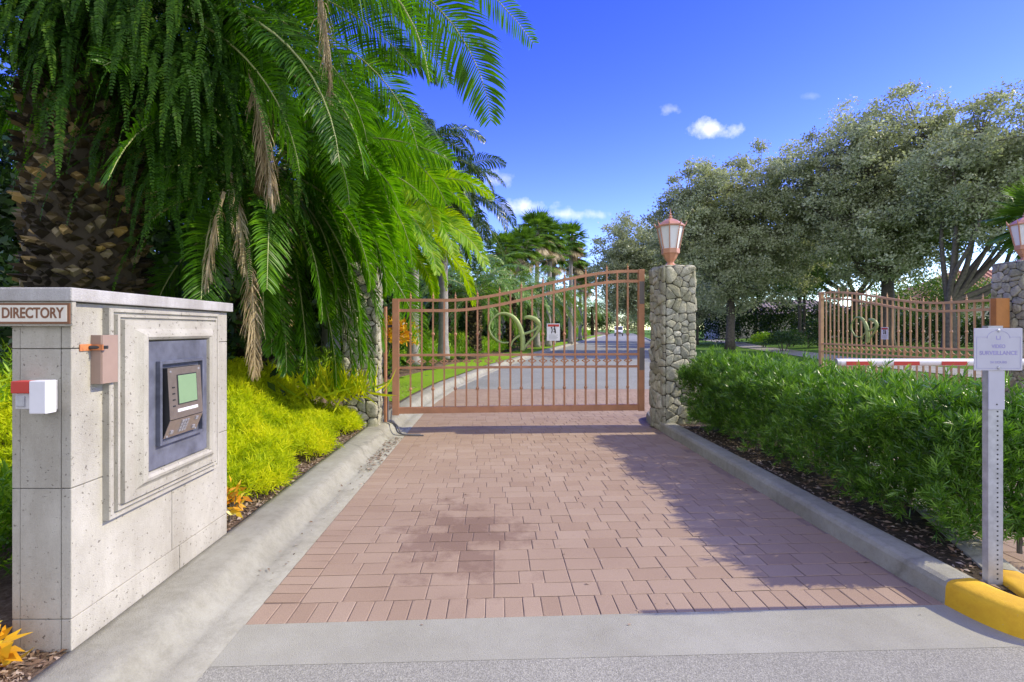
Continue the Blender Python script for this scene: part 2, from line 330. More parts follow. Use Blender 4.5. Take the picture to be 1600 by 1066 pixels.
def mat_stone():
    m, n, l, p = new_mat('field stone')
    a = n.new('ShaderNodeAttribute'); a.attribute_name = 'rnd'
    r = ramp(n, [(0, (.34, .335, .27)), (.35, (.47, .46, .36)), (.7, (.57, .55, .42)), (.88, (.43, .43, .36)), (1, (.66, .64, .53))]); l.new(a.outputs['Fac'], r.inputs[0])
    x = noise(n, l, 12, 9, .7); rx = ramp(n, [(.32, (.35, .37, .32)), (.48, (.95, .95, .93)), (.75, (1.25, 1.25, 1.2))]); l.new(x.outputs['Fac'], rx.inputs[0])
    c = mixc(n, l, r.outputs[0], rx.outputs[0], .9, 'MULTIPLY')
    y = noise(n, l, 2.5, 3); ry = ramp(n, [(.5, (0, 0, 0)), (.7, (1, 1, 1))]); l.new(y.outputs['Fac'], ry.inputs[0]); mm = n.new('ShaderNodeMath'); mm.operation = 'MULTIPLY'; l.new(ry.outputs[0], mm.inputs[0]); mm.inputs[1].default_value = .35
    c = mixc(n, l, c, (.34, .33, .12), mm.outputs[0])
    l.new(c, p.inputs['Base Color']); p.inputs['Roughness'].default_value = .92; p.inputs['Specular IOR Level'].default_value = .2
    b = n.new('ShaderNodeBump'); pt = noise(n, l, 48, 6, .75); am = n.new('ShaderNodeMath'); am.operation = 'MULTIPLY_ADD'; l.new(pt.outputs['Fac'], am.inputs[0]); am.inputs[1].default_value = .5; l.new(x.outputs['Fac'], am.inputs[2])
    b.inputs['Strength'].default_value = 1.0; b.inputs['Distance'].default_value = .03; l.new(am.outputs[0], b.inputs['Height']); l.new(b.outputs[0], p.inputs['Normal']); return m
M_stone = mat_stone()
M_mortar = solid('mortar', (.07, .065, .055), .95, var=.3)
M_roof = solid('clay roof tiles', (.42, .20, .13), .8, var=.2, scale=10)
M_roofg = solid('faded roof tiles', (.27, .22, .19), .85, var=.2, scale=10)
M_stucco = solid('house stucco', (.58, .53, .46), .9, var=.05)
M_win = solid('window glass', (.05, .06, .08), .15, var=.1)

# ------------------------------------------------------------------ ground, roads, kerbs
LP = [(-1.27, -8), (-1.27, 9.2), (-1.2, 10.6), (-.93, 13.3), (.3, 20), (3.0, 31.6), (10.3, 60), (29, 133), (46, 200)]
RP = [(8.3, -8), (8.3, 13), (8.6, 20), (11.3, 31.6), (18.6, 60), (37.3, 133), (54, 200)]
def interp(P, y): return float(np.interp(y, [p[1] for p in P], [p[0] for p in P]))
Lx = lambda y: interp(LP, y); Rx = lambda y: interp(RP, y)
def sstep(a, b, x):
    t = np.clip((x - a) / (b - a), 0, 1); return t * t * (3 - 2 * t)
def sheet(name, poly, z, mat, kind='structure'):
    o = link_mesh(name, [(x, y, z) for x, y in poly], [tuple(range(len(poly)))], mat); return tag(o, kind=kind)
sheet('ground', [(-900, -300), (900, -300), (900, 2200), (-900, 2200)], -.012, M_lawn)
sheet('asphalt_road', [(-1.42, -8), (30, -8), (30, 2.6), (-1.42, 2.42)], -.0005, M_asph)
ys = [12.9, 16, 20, 26, 31.6, 45, 60, 90, 133, 200]
sheet('road', [(Lx(y) - .15, y) for y in ys] + [(Rx(y) + .05, y) for y in ys[::-1]], .0, M_road)
sheet('concrete_band', [(-1.27, 2.275), (2.5, 2.42), (9, 2.62), (9, 2.95), (2.47, 2.79), (-1.27, 2.60)], .0008, M_band)
sheet('paver_bed', [(-1.27, 2.6), (2.5, 2.79), (8.3, 2.9), (8.3, 13), (-1.2, 13), (-1.27, 9.2)], -.0045, M_joint)
# median outline
MED_L = [(2.45, 8.2), (2.45, 2.79)]
NOSE = [(2.45, 2.79), (2.475, 2.62), (2.54, 2.48), (2.66, 2.395), (2.80, 2.41), (2.89, 2.52), (2.95, 2.70), (3.0, 2.88)]
MED_R = [(3.0, 2.88), (4.0, 5.2), (5.1, 8.0), (5.1, 8.6), (4.8, 8.95), (4.2, 9.1), (3.0, 9.0), (2.55, 8.7), (2.45, 8.2)]
def in_median(x, y):
    if y < 2.8 or y > 9.1: return False
    r = np.interp(y, [2.4, 2.88, 5.2, 8.0, 9.1], [2.9, 3.0, 4.0, 5.1, 5.1])
    return 2.45 < x < r
def pavers():
    mb_v = []; mb_f = []; rn = []
    def paver(x0, x1, y0, y1, sh=None):
        if in_median((x0 + x1) / 2, (y0 + y1) / 2 + (sh((x0 + x1) / 2) if sh else 0)): return
        g = random.uniform(.0012, .0026); x0 += g; x1 -= g; y0 += g; y1 -= g
        if x1 - x0 < .02 or y1 - y0 < .02: return
        h = random.uniform(-.001, .001); c = min(.004, (x1 - x0) * .2); r = random.random(); j = lambda: random.uniform(-.0015, .0015)
        b = len(mb_v); k_ = random.uniform(.004, .012)
        for (dx, z, kk) in ((0, h - .0022, k_ * .5), (c, h, k_)):
            for (x, y) in ((x0 + dx + kk, y0 + dx), (x1 - dx - kk, y0 + dx), (x1 - dx, y0 + dx + kk), (x1 - dx, y1 - dx - kk), (x1 - dx - kk, y1 - dx), (x0 + dx + kk, y1 - dx), (x0 + dx, y1 - dx - kk), (x0 + dx, y0 + dx + kk)):
                mb_v.append((x + j(), y + j() + (sh(x) if sh else 0), z + random.uniform(-.0004, .0004))); rn.append(r)
        mb_f.append(tuple(range(b + 8, b + 16))); mb_f.extend([(b + k, b + (k + 1) % 8, b + 8 + (k + 1) % 8, b + 8 + k) for k in range(8)])
    front = lambda x: 2.60 + .19 * (x + 1.27) / 3.72 if x < 2.45 else 2.79 + .02 * (x - 2.45)
    # soldier course on the front edge
    x = -1.27
    while x < 8.3:
        w = .1016; paver(x, min(x + w, 8.3), 2.6, 2.8, lambda xx: front(xx) - 2.6); x += w
    # rows
    y = 2.80
    while y < 12.85:
        yl = Lx(y)
        yy = y; 
        for k in range(2):
            if yy + k * .1 < 12.9: pass
        x = yl + .2 + random.choice([0, 0, 0])
        first = True
        while x < 8.28:
            w = random.choice([.228, .228, .152, .228, .152]) if not first else random.choice([.1, .228, .152, .19]); first = False
            x1 = min(x + w, 8.3)
            sk = lambda xx: front(min(xx, 2.45)) - front(-1.27)
            if y + sk((x + x1) / 2) + .155 < 12.95: paver(x, x1, y, y + .155, sk)
            x = x1
        y += .155
    y = 2.81
    while y < 12.85:
        paver(Lx(y), Lx(y) + .2, y, y + .1016); y += .1016
    return link_mesh('paver_driveway', np.array(mb_v), mb_f, M_paver, None, False, rn)
tag(pavers(), kind='structure')

# left kerb and gutter (profile measured to the left of the pavers)
V, F = sweep([(-1.27, -8), (-1.27, 2), (-1.27, 5), (-1.27, 7.0)] + [(Lx(y), y) for y in (8.2, 9.2, 10.6, 13.3, 16, 20, 25, 31.6, 45, 60, 90, 133)],
             [(.0, -.02), (.002, .004), (.15, .0), (.19, .012), (.235, .055), (.262, .095), (.285, .115), (.33, .125), (.50, .128), (.56, .120), (.565, -.05)])
tag(link_mesh('kerb', V, F, M_curb, smooth=True), kind='structure')
KP = [(0, -.02), (.004, .03), (.008, .095), (.02, .12), (.05, .132), (.16, .134), (.20, .125), (.205, .02)]
def bez(P, n):  # chaikin
    P = [np.array(p, float) for p in P]
    for _ in range(n):
        Q = [P[0]]
        for a, b in zip(P[:-1], P[1:]): Q += [a * .75 + b * .25, a * .25 + b * .75]
        Q.append(P[-1]); P = Q
    return [tuple(p) for p in P]
V, F = sweep([(2.45, 8.2 - .5 * i) for i in range(11)] + [(2.45, 2.79)], KP); tag(link_mesh('kerb', V, F, M_curb), kind='structure')
V, F = sweep(bez(NOSE, 2), [(o, z + .002) for o, z in KP]); tag(link_mesh('yellow_kerb', V, F, M_yellow, smooth=True), kind='structure')
V, F = sweep(bez(MED_R, 2), KP); tag(link_mesh('kerb', V, F, M_curb), kind='structure')
V, F = sweep([(8.3, 2.9), (8.3, 13)] + [(Rx(y), y) for y in (16, 20, 25, 31.6, 45, 60, 90, 133)], KP, -1); tag(link_mesh('kerb', V, F, M_curb), kind='structure')
sheet('median_bed', [(2.6, 8.3)] + [(2.62, 2.79), (2.7, 2.55), (2.78, 2.58), (2.86, 2.88), (3.85, 5.2), (4.93, 8.0), (4.6, 8.8), (3.0, 8.8)], .112, M_soil)
# right lawn
def terrain(name, x0f, x1f, y0, y1, ny, nx, h, mat):
    V = []; F = []
    for i in range(ny + 1):
        t = i / ny; y = y0 + (y1 - y0) * t ** 1.8
        a, b = x0f(y), x1f(y)
        for k in range(nx + 1):
            s = (k / nx) ** 2; x = a + (b - a) * s; V.append((x, y, h(x, y)))
    for i in range(ny):
        for k in range(nx):
            q = i * (nx + 1) + k; F.append((q, q + 1, q + nx + 2, q + nx + 1))
    return link_mesh(name, V, F, mat, smooth=True)
hR = lambda x, y: .12 + .35 * float(sstep(3, 14, x - Rx(y)))
tag(terrain('lawn', lambda y: Rx(y) + .2, lambda y: Rx(y) + 120, 2.9, 200, 60, 40, hR, M_lawn), kind='structure')
def hL(x, y):
    d = Lx(y) - .56 - x
    near = .118 + .62 * float(sstep(.35, 1.6, d)) * float(sstep(3.3, 4.6, y))
    far = .118 + .55 * float(sstep(1.5, 4.5, d))
    w = float(sstep(8, 10, y)); return near * (1 - w) + far * w
bank = terrain('bank', lambda y: Lx(y) - .56, lambda y: Lx(y) - 60, -8, 200, 150, 60, hL, M_mulch); tag(bank, kind='structure')
# pale strip of lawn along the road behind the gate
def strip(name, d0, d1, ya, yb, n, mat, lift):
    V = []; F = []
    for i in range(n + 1):
        y = ya + (yb - ya) * i / n
        for k in range(5):
            d = d0 + (d1 - d0) * k / 4; x = Lx(y) - .56 - d; V.append((x, y, hL(x, y) + lift))
    for i in range(n):
        for k in range(4): q = i * 5 + k; F.append((q, q + 1, q + 6, q + 5))
    return tag(link_mesh(name, V, F, mat, smooth=True), kind='structure')
M_lawn2 = mat_ground('sunlit lawn', (.12, .24, .015), (.22, .38, .02), (.34, .50, .04), 22)  # copy of the lawn with sunlight put into a brighter green
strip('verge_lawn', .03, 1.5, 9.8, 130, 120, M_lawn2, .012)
# footpath on the right
V, F = sweep([(27, 66), (22.5, 48), (19, 37.5), (16.6, 28), (15.3, 23), (14.4, 18), (14, 12), (14, 4)], [(-.8, 0), (.8, 0)])
V = [(x, y, hR(x, y) + .02) for x, y, z in V]; tag(link_mesh('footpath', V, F, M_curb), kind='structure')

# ------------------------------------------------------------------ directory wall
wall = empty('directory_wall', (-1.94, 2.85, .1), label='pale cast stone keypad wall standing beside the left kerb', cat='wall')
WX, WY0, WY1, WZ = -1.815, 2.195, 3.47, 1.62
mb = MB().box(-2.07 + .012, WX - .012, WY0 + .012, WY1 - .006, .0, WZ - .002)
mb.build('core', M_dark, wall)
mb = MB(); zs = [.02, .257, .818, 1.4175, WZ - .003]; g = .0018
for i in range(4):
    z0, z1 = zs[i] + g, zs[i + 1] - g
    for x0, x1 in ((-2.07, -2.035), (-2.035, -1.86), (-1.86, WX)):
        if x1 == WX: continue
        mb.box(x0 + .001, x1 - .001, WY0, WY0 + .03, z0, z1, .002, r=.5)
    cuts = [WY0, WY1] if i in (0, 2, 3) else [WY0, 2.88, WY1]
    if i == 0: cuts = [WY0, 2.95, WY1]
    for a, b in zip(cuts[:-1], cuts[1:]):
        # corner block wraps the near edge
        mb.box(-1.858 if a == WY0 else WX - .03, WX, a + (0 if a == WY0 else g), b - (0 if b == WY1 else g), z0, z1, .004, r=.5)
    mb.box(-2.072, -2.03, WY0 + .031, WY1, z0, z1, .003, r=.5)
mb.build('wall_blocks', M_wall, wall)
MB().box(-2.125, -1.785, 2.160, 3.495, WZ, WZ + .058, .006).build('cap', M_cap, wall)
# sign fascia
fas = MB().box(-2.118, -1.792, 2.172, 2.1935, 1.514, WZ - .001, .004).build('fascia', M_wall, wall)
def text_mesh(name, body, size, M, mat, parent, extrude=.001, bold=0, width=None, align='CENTER'):
    cu = bpy.data.curves.new(name, 'FONT'); cu.body = body; cu.size = size; cu.extrude = extrude; cu.offset = bold; cu.align_x = align; cu.align_y = 'CENTER'
    to = bpy.data.objects.new(name, cu); C.objects.link(to); dg = bpy.context.evaluated_depsgraph_get(); dg.update()
    me = bpy.data.meshes.new_from_object(to.evaluated_get(dg)); V = [v.co.copy() for v in me.vertices]; F = [tuple(p.vertices) for p in me.polygons]
    bpy.data.objects.remove(to); bpy.data.curves.remove(cu); bpy.data.meshes.remove(me)
    if width:
        xs = [v.x for v in V]; k = width / (max(xs) - min(xs)); c = (max(xs) + min(xs)) / 2
        for v in V: v.x = (v.x - c) * k
    V = [tuple(M @ v) for v in V]
    return link_mesh(name, V, F, mat, parent)
FRONT = lambda x, y, z: Matrix.Translation((x, y, z)) @ Matrix.Rotation(R(90), 4, 'X')
SIDE = lambda x, y, z: Matrix.Translation((x, y, z)) @ Matrix.Rotation(R(90), 4, 'Z') @ Matrix.Rotation(R(90), 4, 'X')
dsg = empty('directory_sign', (-1.937, 2.13, 1.52), label='brown bordered cream DIRECTORY sign on the wall end', cat='sign')
MB().box(-2.112, -1.799, 2.167, 2.1715, 1.524, 1.612, .001).build('border', M_brown, dsg)
MB().box(-2.101, -1.810, 2.1655, 2.1675, 1.533, 1.603).build('board', M_cream, dsg)
text_mesh('lettering', 'DIRECTORY', .062, FRONT(-1.953, 2.1652, 1.568), M_brown, dsg, .0008, .0016, width=.262)
# moulded frame around the keypad
FY0, FY1, FZ0, FZ1 = 2.37, 3.31, .615, 1.600
def frame_profile():
    return [(0, 0), (0, .030), (.004, .034), (.026, .034), (.030, .022), (.044, .022), (.048, .040), (.064, .040), (.068, .028), (.082, .028), (.086, .048), (.15, .052), (.168, .060), (.19, .075), (.215, .080), (.236, .070), (.246, .045), (.248, .0)]
pr = frame_profile(); V = []; F = []
for (d, h) in pr:
    for (y, z) in ((FY0 + d * .90, FZ0 + d * .64), (FY1 - d * .75, FZ0 + d * .64), (FY1 - d * .75, FZ1 - d * .64), (FY0 + d * .90, FZ1 - d * .64)): V.append((WX + h, y, z))
for i in range(len(pr) - 1):
    for k in range(4): F.append((i * 4 + k, i * 4 + (k + 1) % 4, (i + 1) * 4 + (k + 1) % 4, (i + 1) * 4 + k))
link_mesh('moulded_frame', V, F, M_wall, wall)
# keypad unit
kp = empty('entry_keypad', (WX, 2.94, .75), label='call box keypad with green screen on a dark scratched plate', cat='keypad')
PY0, PY1, PZ0, PZ1 = 2.672, 3.155, .845, 1.375
PY0, PY1, PZ0, PZ1 = 2.597, 3.12, .778, 1.438
MB().box(WX + .001, WX + .060, PY0, PY1, PZ0, PZ1, .003).build('backplate', M_slate, kp)
mb = MB(); a0, a1, b0, b1 = 2.65, 3.05, .895, 1.335
for (y0, y1, z0, z1) in ((a0, a0 + .018, b0, b1), (a1 - .018, a1, b0, b1), (a0 + .018, a1 - .018, b0, b0 + .018), (a0 + .018, a1 - .018, b1 - .018, b1)): mb.box(WX + .0605, WX + .085, y0, y1, z0, z1, .002)
mb.build('bezel', M_slate, kp)
# wedge housing: upper part leans out over the lower part
h0, h1 = 2.69, 2.975; X0 = WX + .0605
def wedge(pts, y0, y1):  # pts (x,z)
    m = MB(); n = len(pts); V = [(x, y0, z) for x, z in pts] + [(x, y1, z) for x, z in pts]
    m.add(V, [tuple(range(n)), tuple(range(n, 2 * n))[::-1]] + [(i, n + i, n + (i + 1) % n, (i + 1) % n) for i in range(n)]); return m
wedge([(X0, .925), (X0 + .012, .925), (X0 + .05, 1.02), (X0 + .035, 1.295), (X0, 1.295)], h0, h1).build('housing', M_black, kp)
def facept(t):  # along front face lower (0..1) then upper(1..2): returns x,z
    A, B, D = (X0 + .014, .925), (X0 + .052, 1.02), (X0 + .037, 1.295)
    if t < 1: return A[0] + (B[0] - A[0]) * t, A[1] + (B[1] - A[1]) * t
    t -= 1; return B[0] + (D[0] - B[0]) * t, B[1] + (D[1] - B[1]) * t
def plate(t0, t1, y0, y1, off, th=.003):
    (xa, za), (xb, zb) = facept(t0), facept(t1); nx, nz_ = (zb - za), -(xb - xa); L = math.hypot(nx, nz_); nx /= L; nz_ /= L
    return wedge([(xa + nx * off, za + nz_ * off), (xa + nx * (off + th), za + nz_ * (off + th)), (xb + nx * (off + th), zb + nz_ * (off + th)), (xb + nx * off, zb + nz_ * off)], y0, y1)
plate(0, .985, h0 - .006, h1 + .006, 0).build('lower_faceplate', M_steel, kp)
plate(1.01, 2, h0 - .006, h1 + .006, 0).build('upper_faceplate', M_steel, kp)
plate(1.27, 1.86, 2.755, 2.935, .0031, .002).build('screen_surround', M_black, kp)
plate(1.29, 1.84, 2.762, 2.928, .0055, .0015).build('screen', M_lcd, kp)
plate(1.13, 1.19, 2.75, 2.935, .0031, .001).build('instruction_label', M_white, kp)
for r_ in range(4):
    for c_ in range(3):
        t0 = .20 + r_ * .18; y0 = 2.795 + c_ * .023
        plate(t0, t0 + .13, y0, y0 + .017, .0031, .004).build('key', M_galv, kp)
for i, (y, t) in enumerate(((2.73, .3), (2.93, .25), (2.93, .78))): plate(t - .09, t + .09, y - .01, y + .012, .0031, .005).build('button', M_galv, kp)
for k in range(4):
    x_, z_ = facept(1.25 + k * .12); MB().box(x_ + .003, x_ + .006, 2.712, 2.732, z_, z_ + .007).build('speaker_slot', M_black, kp)
for (y, t) in ((2.705, 1.93), (2.96, 1.93), (2.705, .08), (2.96, .08)):
    x_, z_ = facept(t); MB().lathe([(.006, 0), (.006, .004)], (0, 0, 0), 8).build('screw', M_galv, kp, M=Matrix.Translation((x_ + .002, y, z_)) @ Matrix.Rotation(R(90), 4, 'Y'))
# bracket with bent metal shield
br = empty('metal_shield', (WX, 2.34, 1.2), label='bent tan metal shield on an orange bracket beside the moulded frame', cat='bracket')
MB().box(WX + .001, WX + .006, 2.235, 2.30, 1.405, 1.435, .001).box(WX + .006, WX + .06, 2.292, 2.297, 1.407, 1.433).build('arm', solid('orange primer', (.55, .20, .07), .5, var=.3, scale=60), br)
MB().tube([(WX + .006, 2.285, 1.42), (WX + .07, 2.31, 1.42)], .008, 8).build('bolt', M_black, br)
M_tan = solid('tan metal', (.33, .235, .185), .5, var=.12, scale=5)
MB().box(WX + .045, WX + .049, 2.305, 2.40, 1.255, 1.475, .001, M=Matrix.Translation((0, 0, 0))).box(WX + .0, WX + .046, 2.300, 2.304, 1.255, 1.475, .001).build('plate', M_tan, br)
# small red and white box on the end of the wall
ib = empty('key_switch_box', (-1.925, WY0, 1.15), label='small red and white key switch box on the wall end', cat='switch box')
MB().box(-1.99, -1.87, WY0 - .02, WY0 - .0005, 1.158, 1.285, .003).build('base', M_galv, ib)
MB().box(-2.005, -1.93, WY0 - .075, WY0 - .0205, 1.235, 1.285, .003).build('red_cover', M_red, ib)
MB().box(-2, -1.93, WY0 - .06, WY0 - .0205, 1.168, 1.2345, .003).build('lower_cover', solid('light grey plastic', (.55, .55, .56), .4), ib)
MB().box(-1.991, -1.957, WY0 - .066, WY0 - .0602, 1.178, 1.222, .002).build('button', M_galv, ib)
MB().box(-1.929, -1.86, WY0 - .075, WY0 - .0205, 1.150, 1.287, .004).build('white_hood', M_white, ib)

# ------------------------------------------------------------------ stone pillars
def voronoi(w, h, pts):
    cells = []
    for i, p in enumerate(pts):
        poly = [(0, 0), (w, 0), (w, h), (0, h)]
        for j, q in enumerate(pts):
            if i == j: continue
            dx, dy = q[0] - p[0], q[1] - p[1]
            if dx * dx + dy * dy > .4: continue
            mxx, myy = (p[0] + q[0]) / 2, (p[1] + q[1]) / 2; out = []
            for a in range(len(poly)):
                A, B = poly[a], poly[(a + 1) % len(poly)]
                sa = (A[0] - mxx) * dx + (A[1] - myy) * dy; sb_ = (B[0] - mxx) * dx + (B[1] - myy) * dy
                if sa <= 0: out.append(A)
                if (sa < 0 < sb_) or (sb_ < 0 < sa):
                    t = sa / (sa - sb_); out.append((A[0] + (B[0] - A[0]) * t, A[1] + (B[1] - A[1]) * t))
            poly = out
            if len(poly) < 3: break
        if len(poly) >= 3: cells.append((p, poly))
    return cells
def stone_pillar(s, H, seed, sx=.125):
    random.seed(seed); stones = MB()
    hs_ = s / 2
    for face in range(4):
        pts = []; nx = max(3, round(s / sx)); nz_ = round(H / (sx * .82))
        for i in range(nz_):
            for k in range(nx):
                if random.random() < .3: continue
                pts.append(((k + .5 + (.5 if i % 2 else 0) * .7 + random.uniform(-.45, .45)) * s / nx, (i + .5 + random.uniform(-.45, .45)) * H / nz_))
        pts = [(min(max(x, .03), s - .03), z) for x, z in pts]
        ang = face * math.pi / 2; ca, sa = math.cos(ang), math.sin(ang)
        for (c, poly) in voronoi(s, H, pts):
            cx = sum(p[0] for p in poly) / len(poly); cy = sum(p[1] for p in poly) / len(poly)
            P = [np.array(p) for p in poly]
            for _ in range(2):
                Q = []; kk = .16 if _ == 0 else .25
                for a in range(len(P)): A, B = P[a], P[(a + 1) % len(P)]; Q += [A * (1 - kk) + B * kk, A * kk + B * (1 - kk)]
                P = Q
            cc = np.array((cx, cy)); size = max(np.linalg.norm(p - cc) for p in P); hgt = min(.034, .22 * size) * random.uniform(.6, 1.3); n = len(P); tx, tz = random.uniform(-.15, .15), random.uniform(-.15, .15)
            V = []; F = []
            for (sc, hh) in ((1.0, -.01), (.985, .45), (.93, .78), (.65, .97), (.25, 1.03)):
                for p in P:
                    q = cc + (p - cc) * max(0, sc - (.0045 / size if sc > .8 else 0)); dd = q - cc
                    y = -(hs_ + hgt * hh + (tx * dd[0] + tz * dd[1]) * (hh > 0) + (random.uniform(-.003, .003) if hh > 0 else 0)); x = q[0] - hs_
                    V.append((x * ca - y * sa, x * sa + y * ca, q[1]))
            for i in range(4):
                for k in range(n): F.append((i * n + k, i * n + (k + 1) % n, (i + 1) * n + (k + 1) % n, (i + 1) * n + k))
            F.append(tuple(range(4 * n, 5 * n)))
            stones.add(V, F, random.random())
    # top stones
    for (c, poly) in voronoi(s, s, [(random.uniform(0, s), random.uniform(0, s)) for _ in range(12)]):
        cx = sum(p[0] for p in poly) / len(poly); cy = sum(p[1] for p in poly) / len(poly); n = len(poly)
        V = []; F = []
        for (sc, hh) in ((.96, 0), (.85, .02), (.4, .028)):
            V += [(cx + (p[0] - cx) * sc - hs_, cy + (p[1] - cy) * sc - hs_, H + hh) for p in poly]
        for i in range(2):
            for k in range(n): F.append((i * n + k, i * n + (k + 1) % n, (i + 1) * n + (k + 1) % n, (i + 1) * n + k))
        F.append(tuple(range(2 * n, 3 * n))); stones.add(V, F, random.random())
    return stones
def pillar(loc, rz, s, H, seed, label):
    t = empty('stone_pillar', loc, rz, label, 'pillar', 'stone gate pillars', local=True)
    stone_pillar(s, H, seed).build('stones', M_stone, t, True)
    MB().box(-s / 2 + .004, s / 2 - .004, -s / 2 + .004, s / 2 - .004, -.1, H - .002).build('mortar', M_mortar, t); return t
sp = .47; ph = R(10)
def sq_center(bl, s, phi): return (bl[0] + s / 2 * math.sin(phi) + s / 2 * math.cos(phi), bl[1] - s / 2 * math.cos(phi) + s / 2 * math.sin(phi))
c1 = sq_center((2.42, 7.95), sp, ph)
pillar((c1[0], c1[1], 0), ph, sp, 2.43, 3, 'lichen grey field stone gate pillar at the end of the clipped hedge')
pillar((8.78, 8.47, 0), 0, .56, 2.60, 5, 'buff field stone gate pillar at the right edge behind the surveillance sign')
pillar((-1.93, 7.50, 0), R(7), .48, 2.43, 9, 'field stone gate pillar half hidden by hanging palm fronds')

def lantern():
    t = empty('pillar_lantern', (0, 0, 0), 0, local=True); n = 8; ro = math.pi / 8
    MB().lathe([(.125, -.02), (.125, .012), (.11, .022), (.075, .03), (.05, .055), (.05, .07), (.085, .12), (.115, .185), (.135, .2), (.135, .262), (.128, .27)], (0, 0, 0), n, ro).build('bowl', M_lampc, t)
    MB().lathe([(.118, .268), (.182, .600)], (0, 0, 0), n, ro).build('glass', M_glass, t)
    mb = MB()
    for k in range(n):
        a = ro + k * 2 * math.pi / n; mb.tube([(.128 * math.cos(a), .128 * math.sin(a), .262), (.197 * math.cos(a), .197 * math.sin(a), .602)], .0085, 4)
    mb.build('glazing_bars', M_lampc, t)
    MB().lathe([(.200, .598), (.212, .604), (.212, .622), (.195, .63), (.155, .665), (.10, .700), (.055, .722), (.03, .73), (.022, .742), (.032, .755), (.022, .77), (.012, .78), (.020, .80), (.008, .815), (.003, .88)], (0, 0, 0), n, ro).build('roof', M_lampc, t)
    for k in range(n):
        a = ro + k * 2 * math.pi / n; MB().tube([(.205 * math.cos(a), .205 * math.sin(a), .615), (.222 * math.cos(a), .222 * math.sin(a), .64), (.238 * math.cos(a), .238 * math.sin(a), .685)], [.012, .009, .002], 5).build('crest_spike', M_lampc, t)
    return t
la = lantern(); la.location = (c1[0] - .03, c1[1], 2.45); tag(la, 'salmon pink octagonal lantern on the pillar beside the closed gate', 'lantern', 'lanterns on the pillars')
lb = copy_tree(la); lb.location = (8.75, 8.45, 2.62); tag(lb, 'salmon pink octagonal lantern on the pillar at the right edge', 'lantern', 'lanterns on the pillars')

# ------------------------------------------------------------------ gates
def gate(n, Wd, zl, zh, mat, flip=False):
    t = empty('metal_gate', (0, 0, 0), 0, local=True)
    zt = lambda x: zl + (zh - zl) * float(sstep(.2, .95, x / Wd))
    zb = .24
    MB().box(0, .10, -.04, .04, zb - .02, zl + .0, .004).build('hinge_stile', mat, t)
    MB().box(Wd - .09, Wd, -.04, .04, zb - .01, zh + .01, .004).build('latch_stile', mat, t)
    for dz, h in ((0, .022), (-.155, .022)):
        P = [(x, 0, zt(x) + dz - .02) for x in np.linspace(.08, Wd - .07, 40)]
        mb = MB(); V = []; F = []
        for (x, y, z) in P: V += [(x, -.019, z - h), (x, .019, z - h), (x, .019, z + h), (x, -.019, z + h)]
        for i in range(len(P) - 1):
            for k in range(4): F.append((i * 4 + k, i * 4 + (k + 1) % 4, (i + 1) * 4 + (k + 1) % 4, (i + 1) * 4 + k))
        mb.add(V, F); mb.build('curved_top_rail', mat, t)
    for z in (1.115, .925): MB().box(.10, Wd - .09, -.02, .02, z - .018, z + .018, .003).build('middle_rail', mat, t)
    MB().box(.10, Wd - .09, -.03, .03, zb, zb + .095, .004).build('bottom_rail', mat, t)
    sp_ = (Wd - .19) / (n + 1)
    for i in range(n):
        x = .10 + sp_ * (i + 1); odd = i % 2 == 0
        p = MB()
        top = zt(x) - (.0 if odd else .03)
        p.box(x - .0125, x + .0125, -.0125, .0125, zb + .09, top)
        po = p.build('picket', mat, t)
        if odd:
            MB().lathe([(.016, 0), (.018, .012), (.010, .025), (.016, .045), (.006, .07), (.002, .105)], (x, 0, top), 6).build('finial', mat, po)
            MB().lathe([(.011, -.03), (.024, -.012), (.027, 0), (.024, .012), (.011, .03)], (x, 0, 1.43), 6).build('knuckle', mat, po)
            MB().lathe([(.011, -.03), (.024, -.012), (.027, 0), (.024, .012), (.011, .03)], (x, 0, .605), 6).build('knuckle', mat, po)
        # bent diamond
        q = .062; mb = MB(); zc = 1.02
        Pd = [(x, zc + .062), (x + .018, zc + .022), (x + q, zc), (x + .018, zc - .022), (x, zc - .062), (x - .018, zc - .022), (x - q, zc), (x - .018, zc + .022), (x, zc + .062)]
        for (a, b) in zip(Pd[:-1], Pd[1:]): mb.tube([(a[0], -.012, a[1]), (b[0], -.012, b[1])], .010, 4)
        mb.build('diamond', mat, t)
    return t
def monogram(cx, parent, s=1.0, sx=1):
    cv = lambda P: [(cx + sx * s * (x - 640) * .001036, -.03, 1.50 - (y - 520) * .001036 * s) for x, y in P]
    mb = MB()
    def stroke(P, r):
        P = bez(P, 2); n = len(P); rr = [np.interp(i / (n - 1), np.linspace(0, 1, len(r)), r) for i in range(n)]
        mb.tube(cv(P), [k * 1.05 + .003 for k in rr], 8)
    stroke([(540, 710), (440, 720), (340, 660), (270, 580), (245, 480), (290, 370), (390, 285), (510, 280), (620, 340), (690, 440), (730, 540), (752, 680), (745, 830)], [.008, .012, .014, .013, .012, .018, .03, .036, .036, .030])
    stroke([(770, 345), (840, 335), (930, 360), (1000, 430), (1000, 510), (930, 620), (840, 700), (745, 830)], [.010, .028, .034, .026, .018, .014, .02])
    stroke([(1000, 440), (950, 510), (860, 560), (740, 590), (650, 640), (590, 700), (575, 770)], [.012, .018, .018, .014, .010, .007])
    return mb.build('monogram', M_green, parent, True)
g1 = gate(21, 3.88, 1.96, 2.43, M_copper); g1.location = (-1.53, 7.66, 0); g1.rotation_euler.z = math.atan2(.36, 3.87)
tag(g1, 'closed terracotta iron gate with curved top across the driveway', 'gate', 'iron entrance gates'); monogram(1.85, g1)
for z in (.55, 1.55): MB().box(-.065, .0, -.015, .015, z - .02, z + .02, .003).build('hinge', M_black, g1)
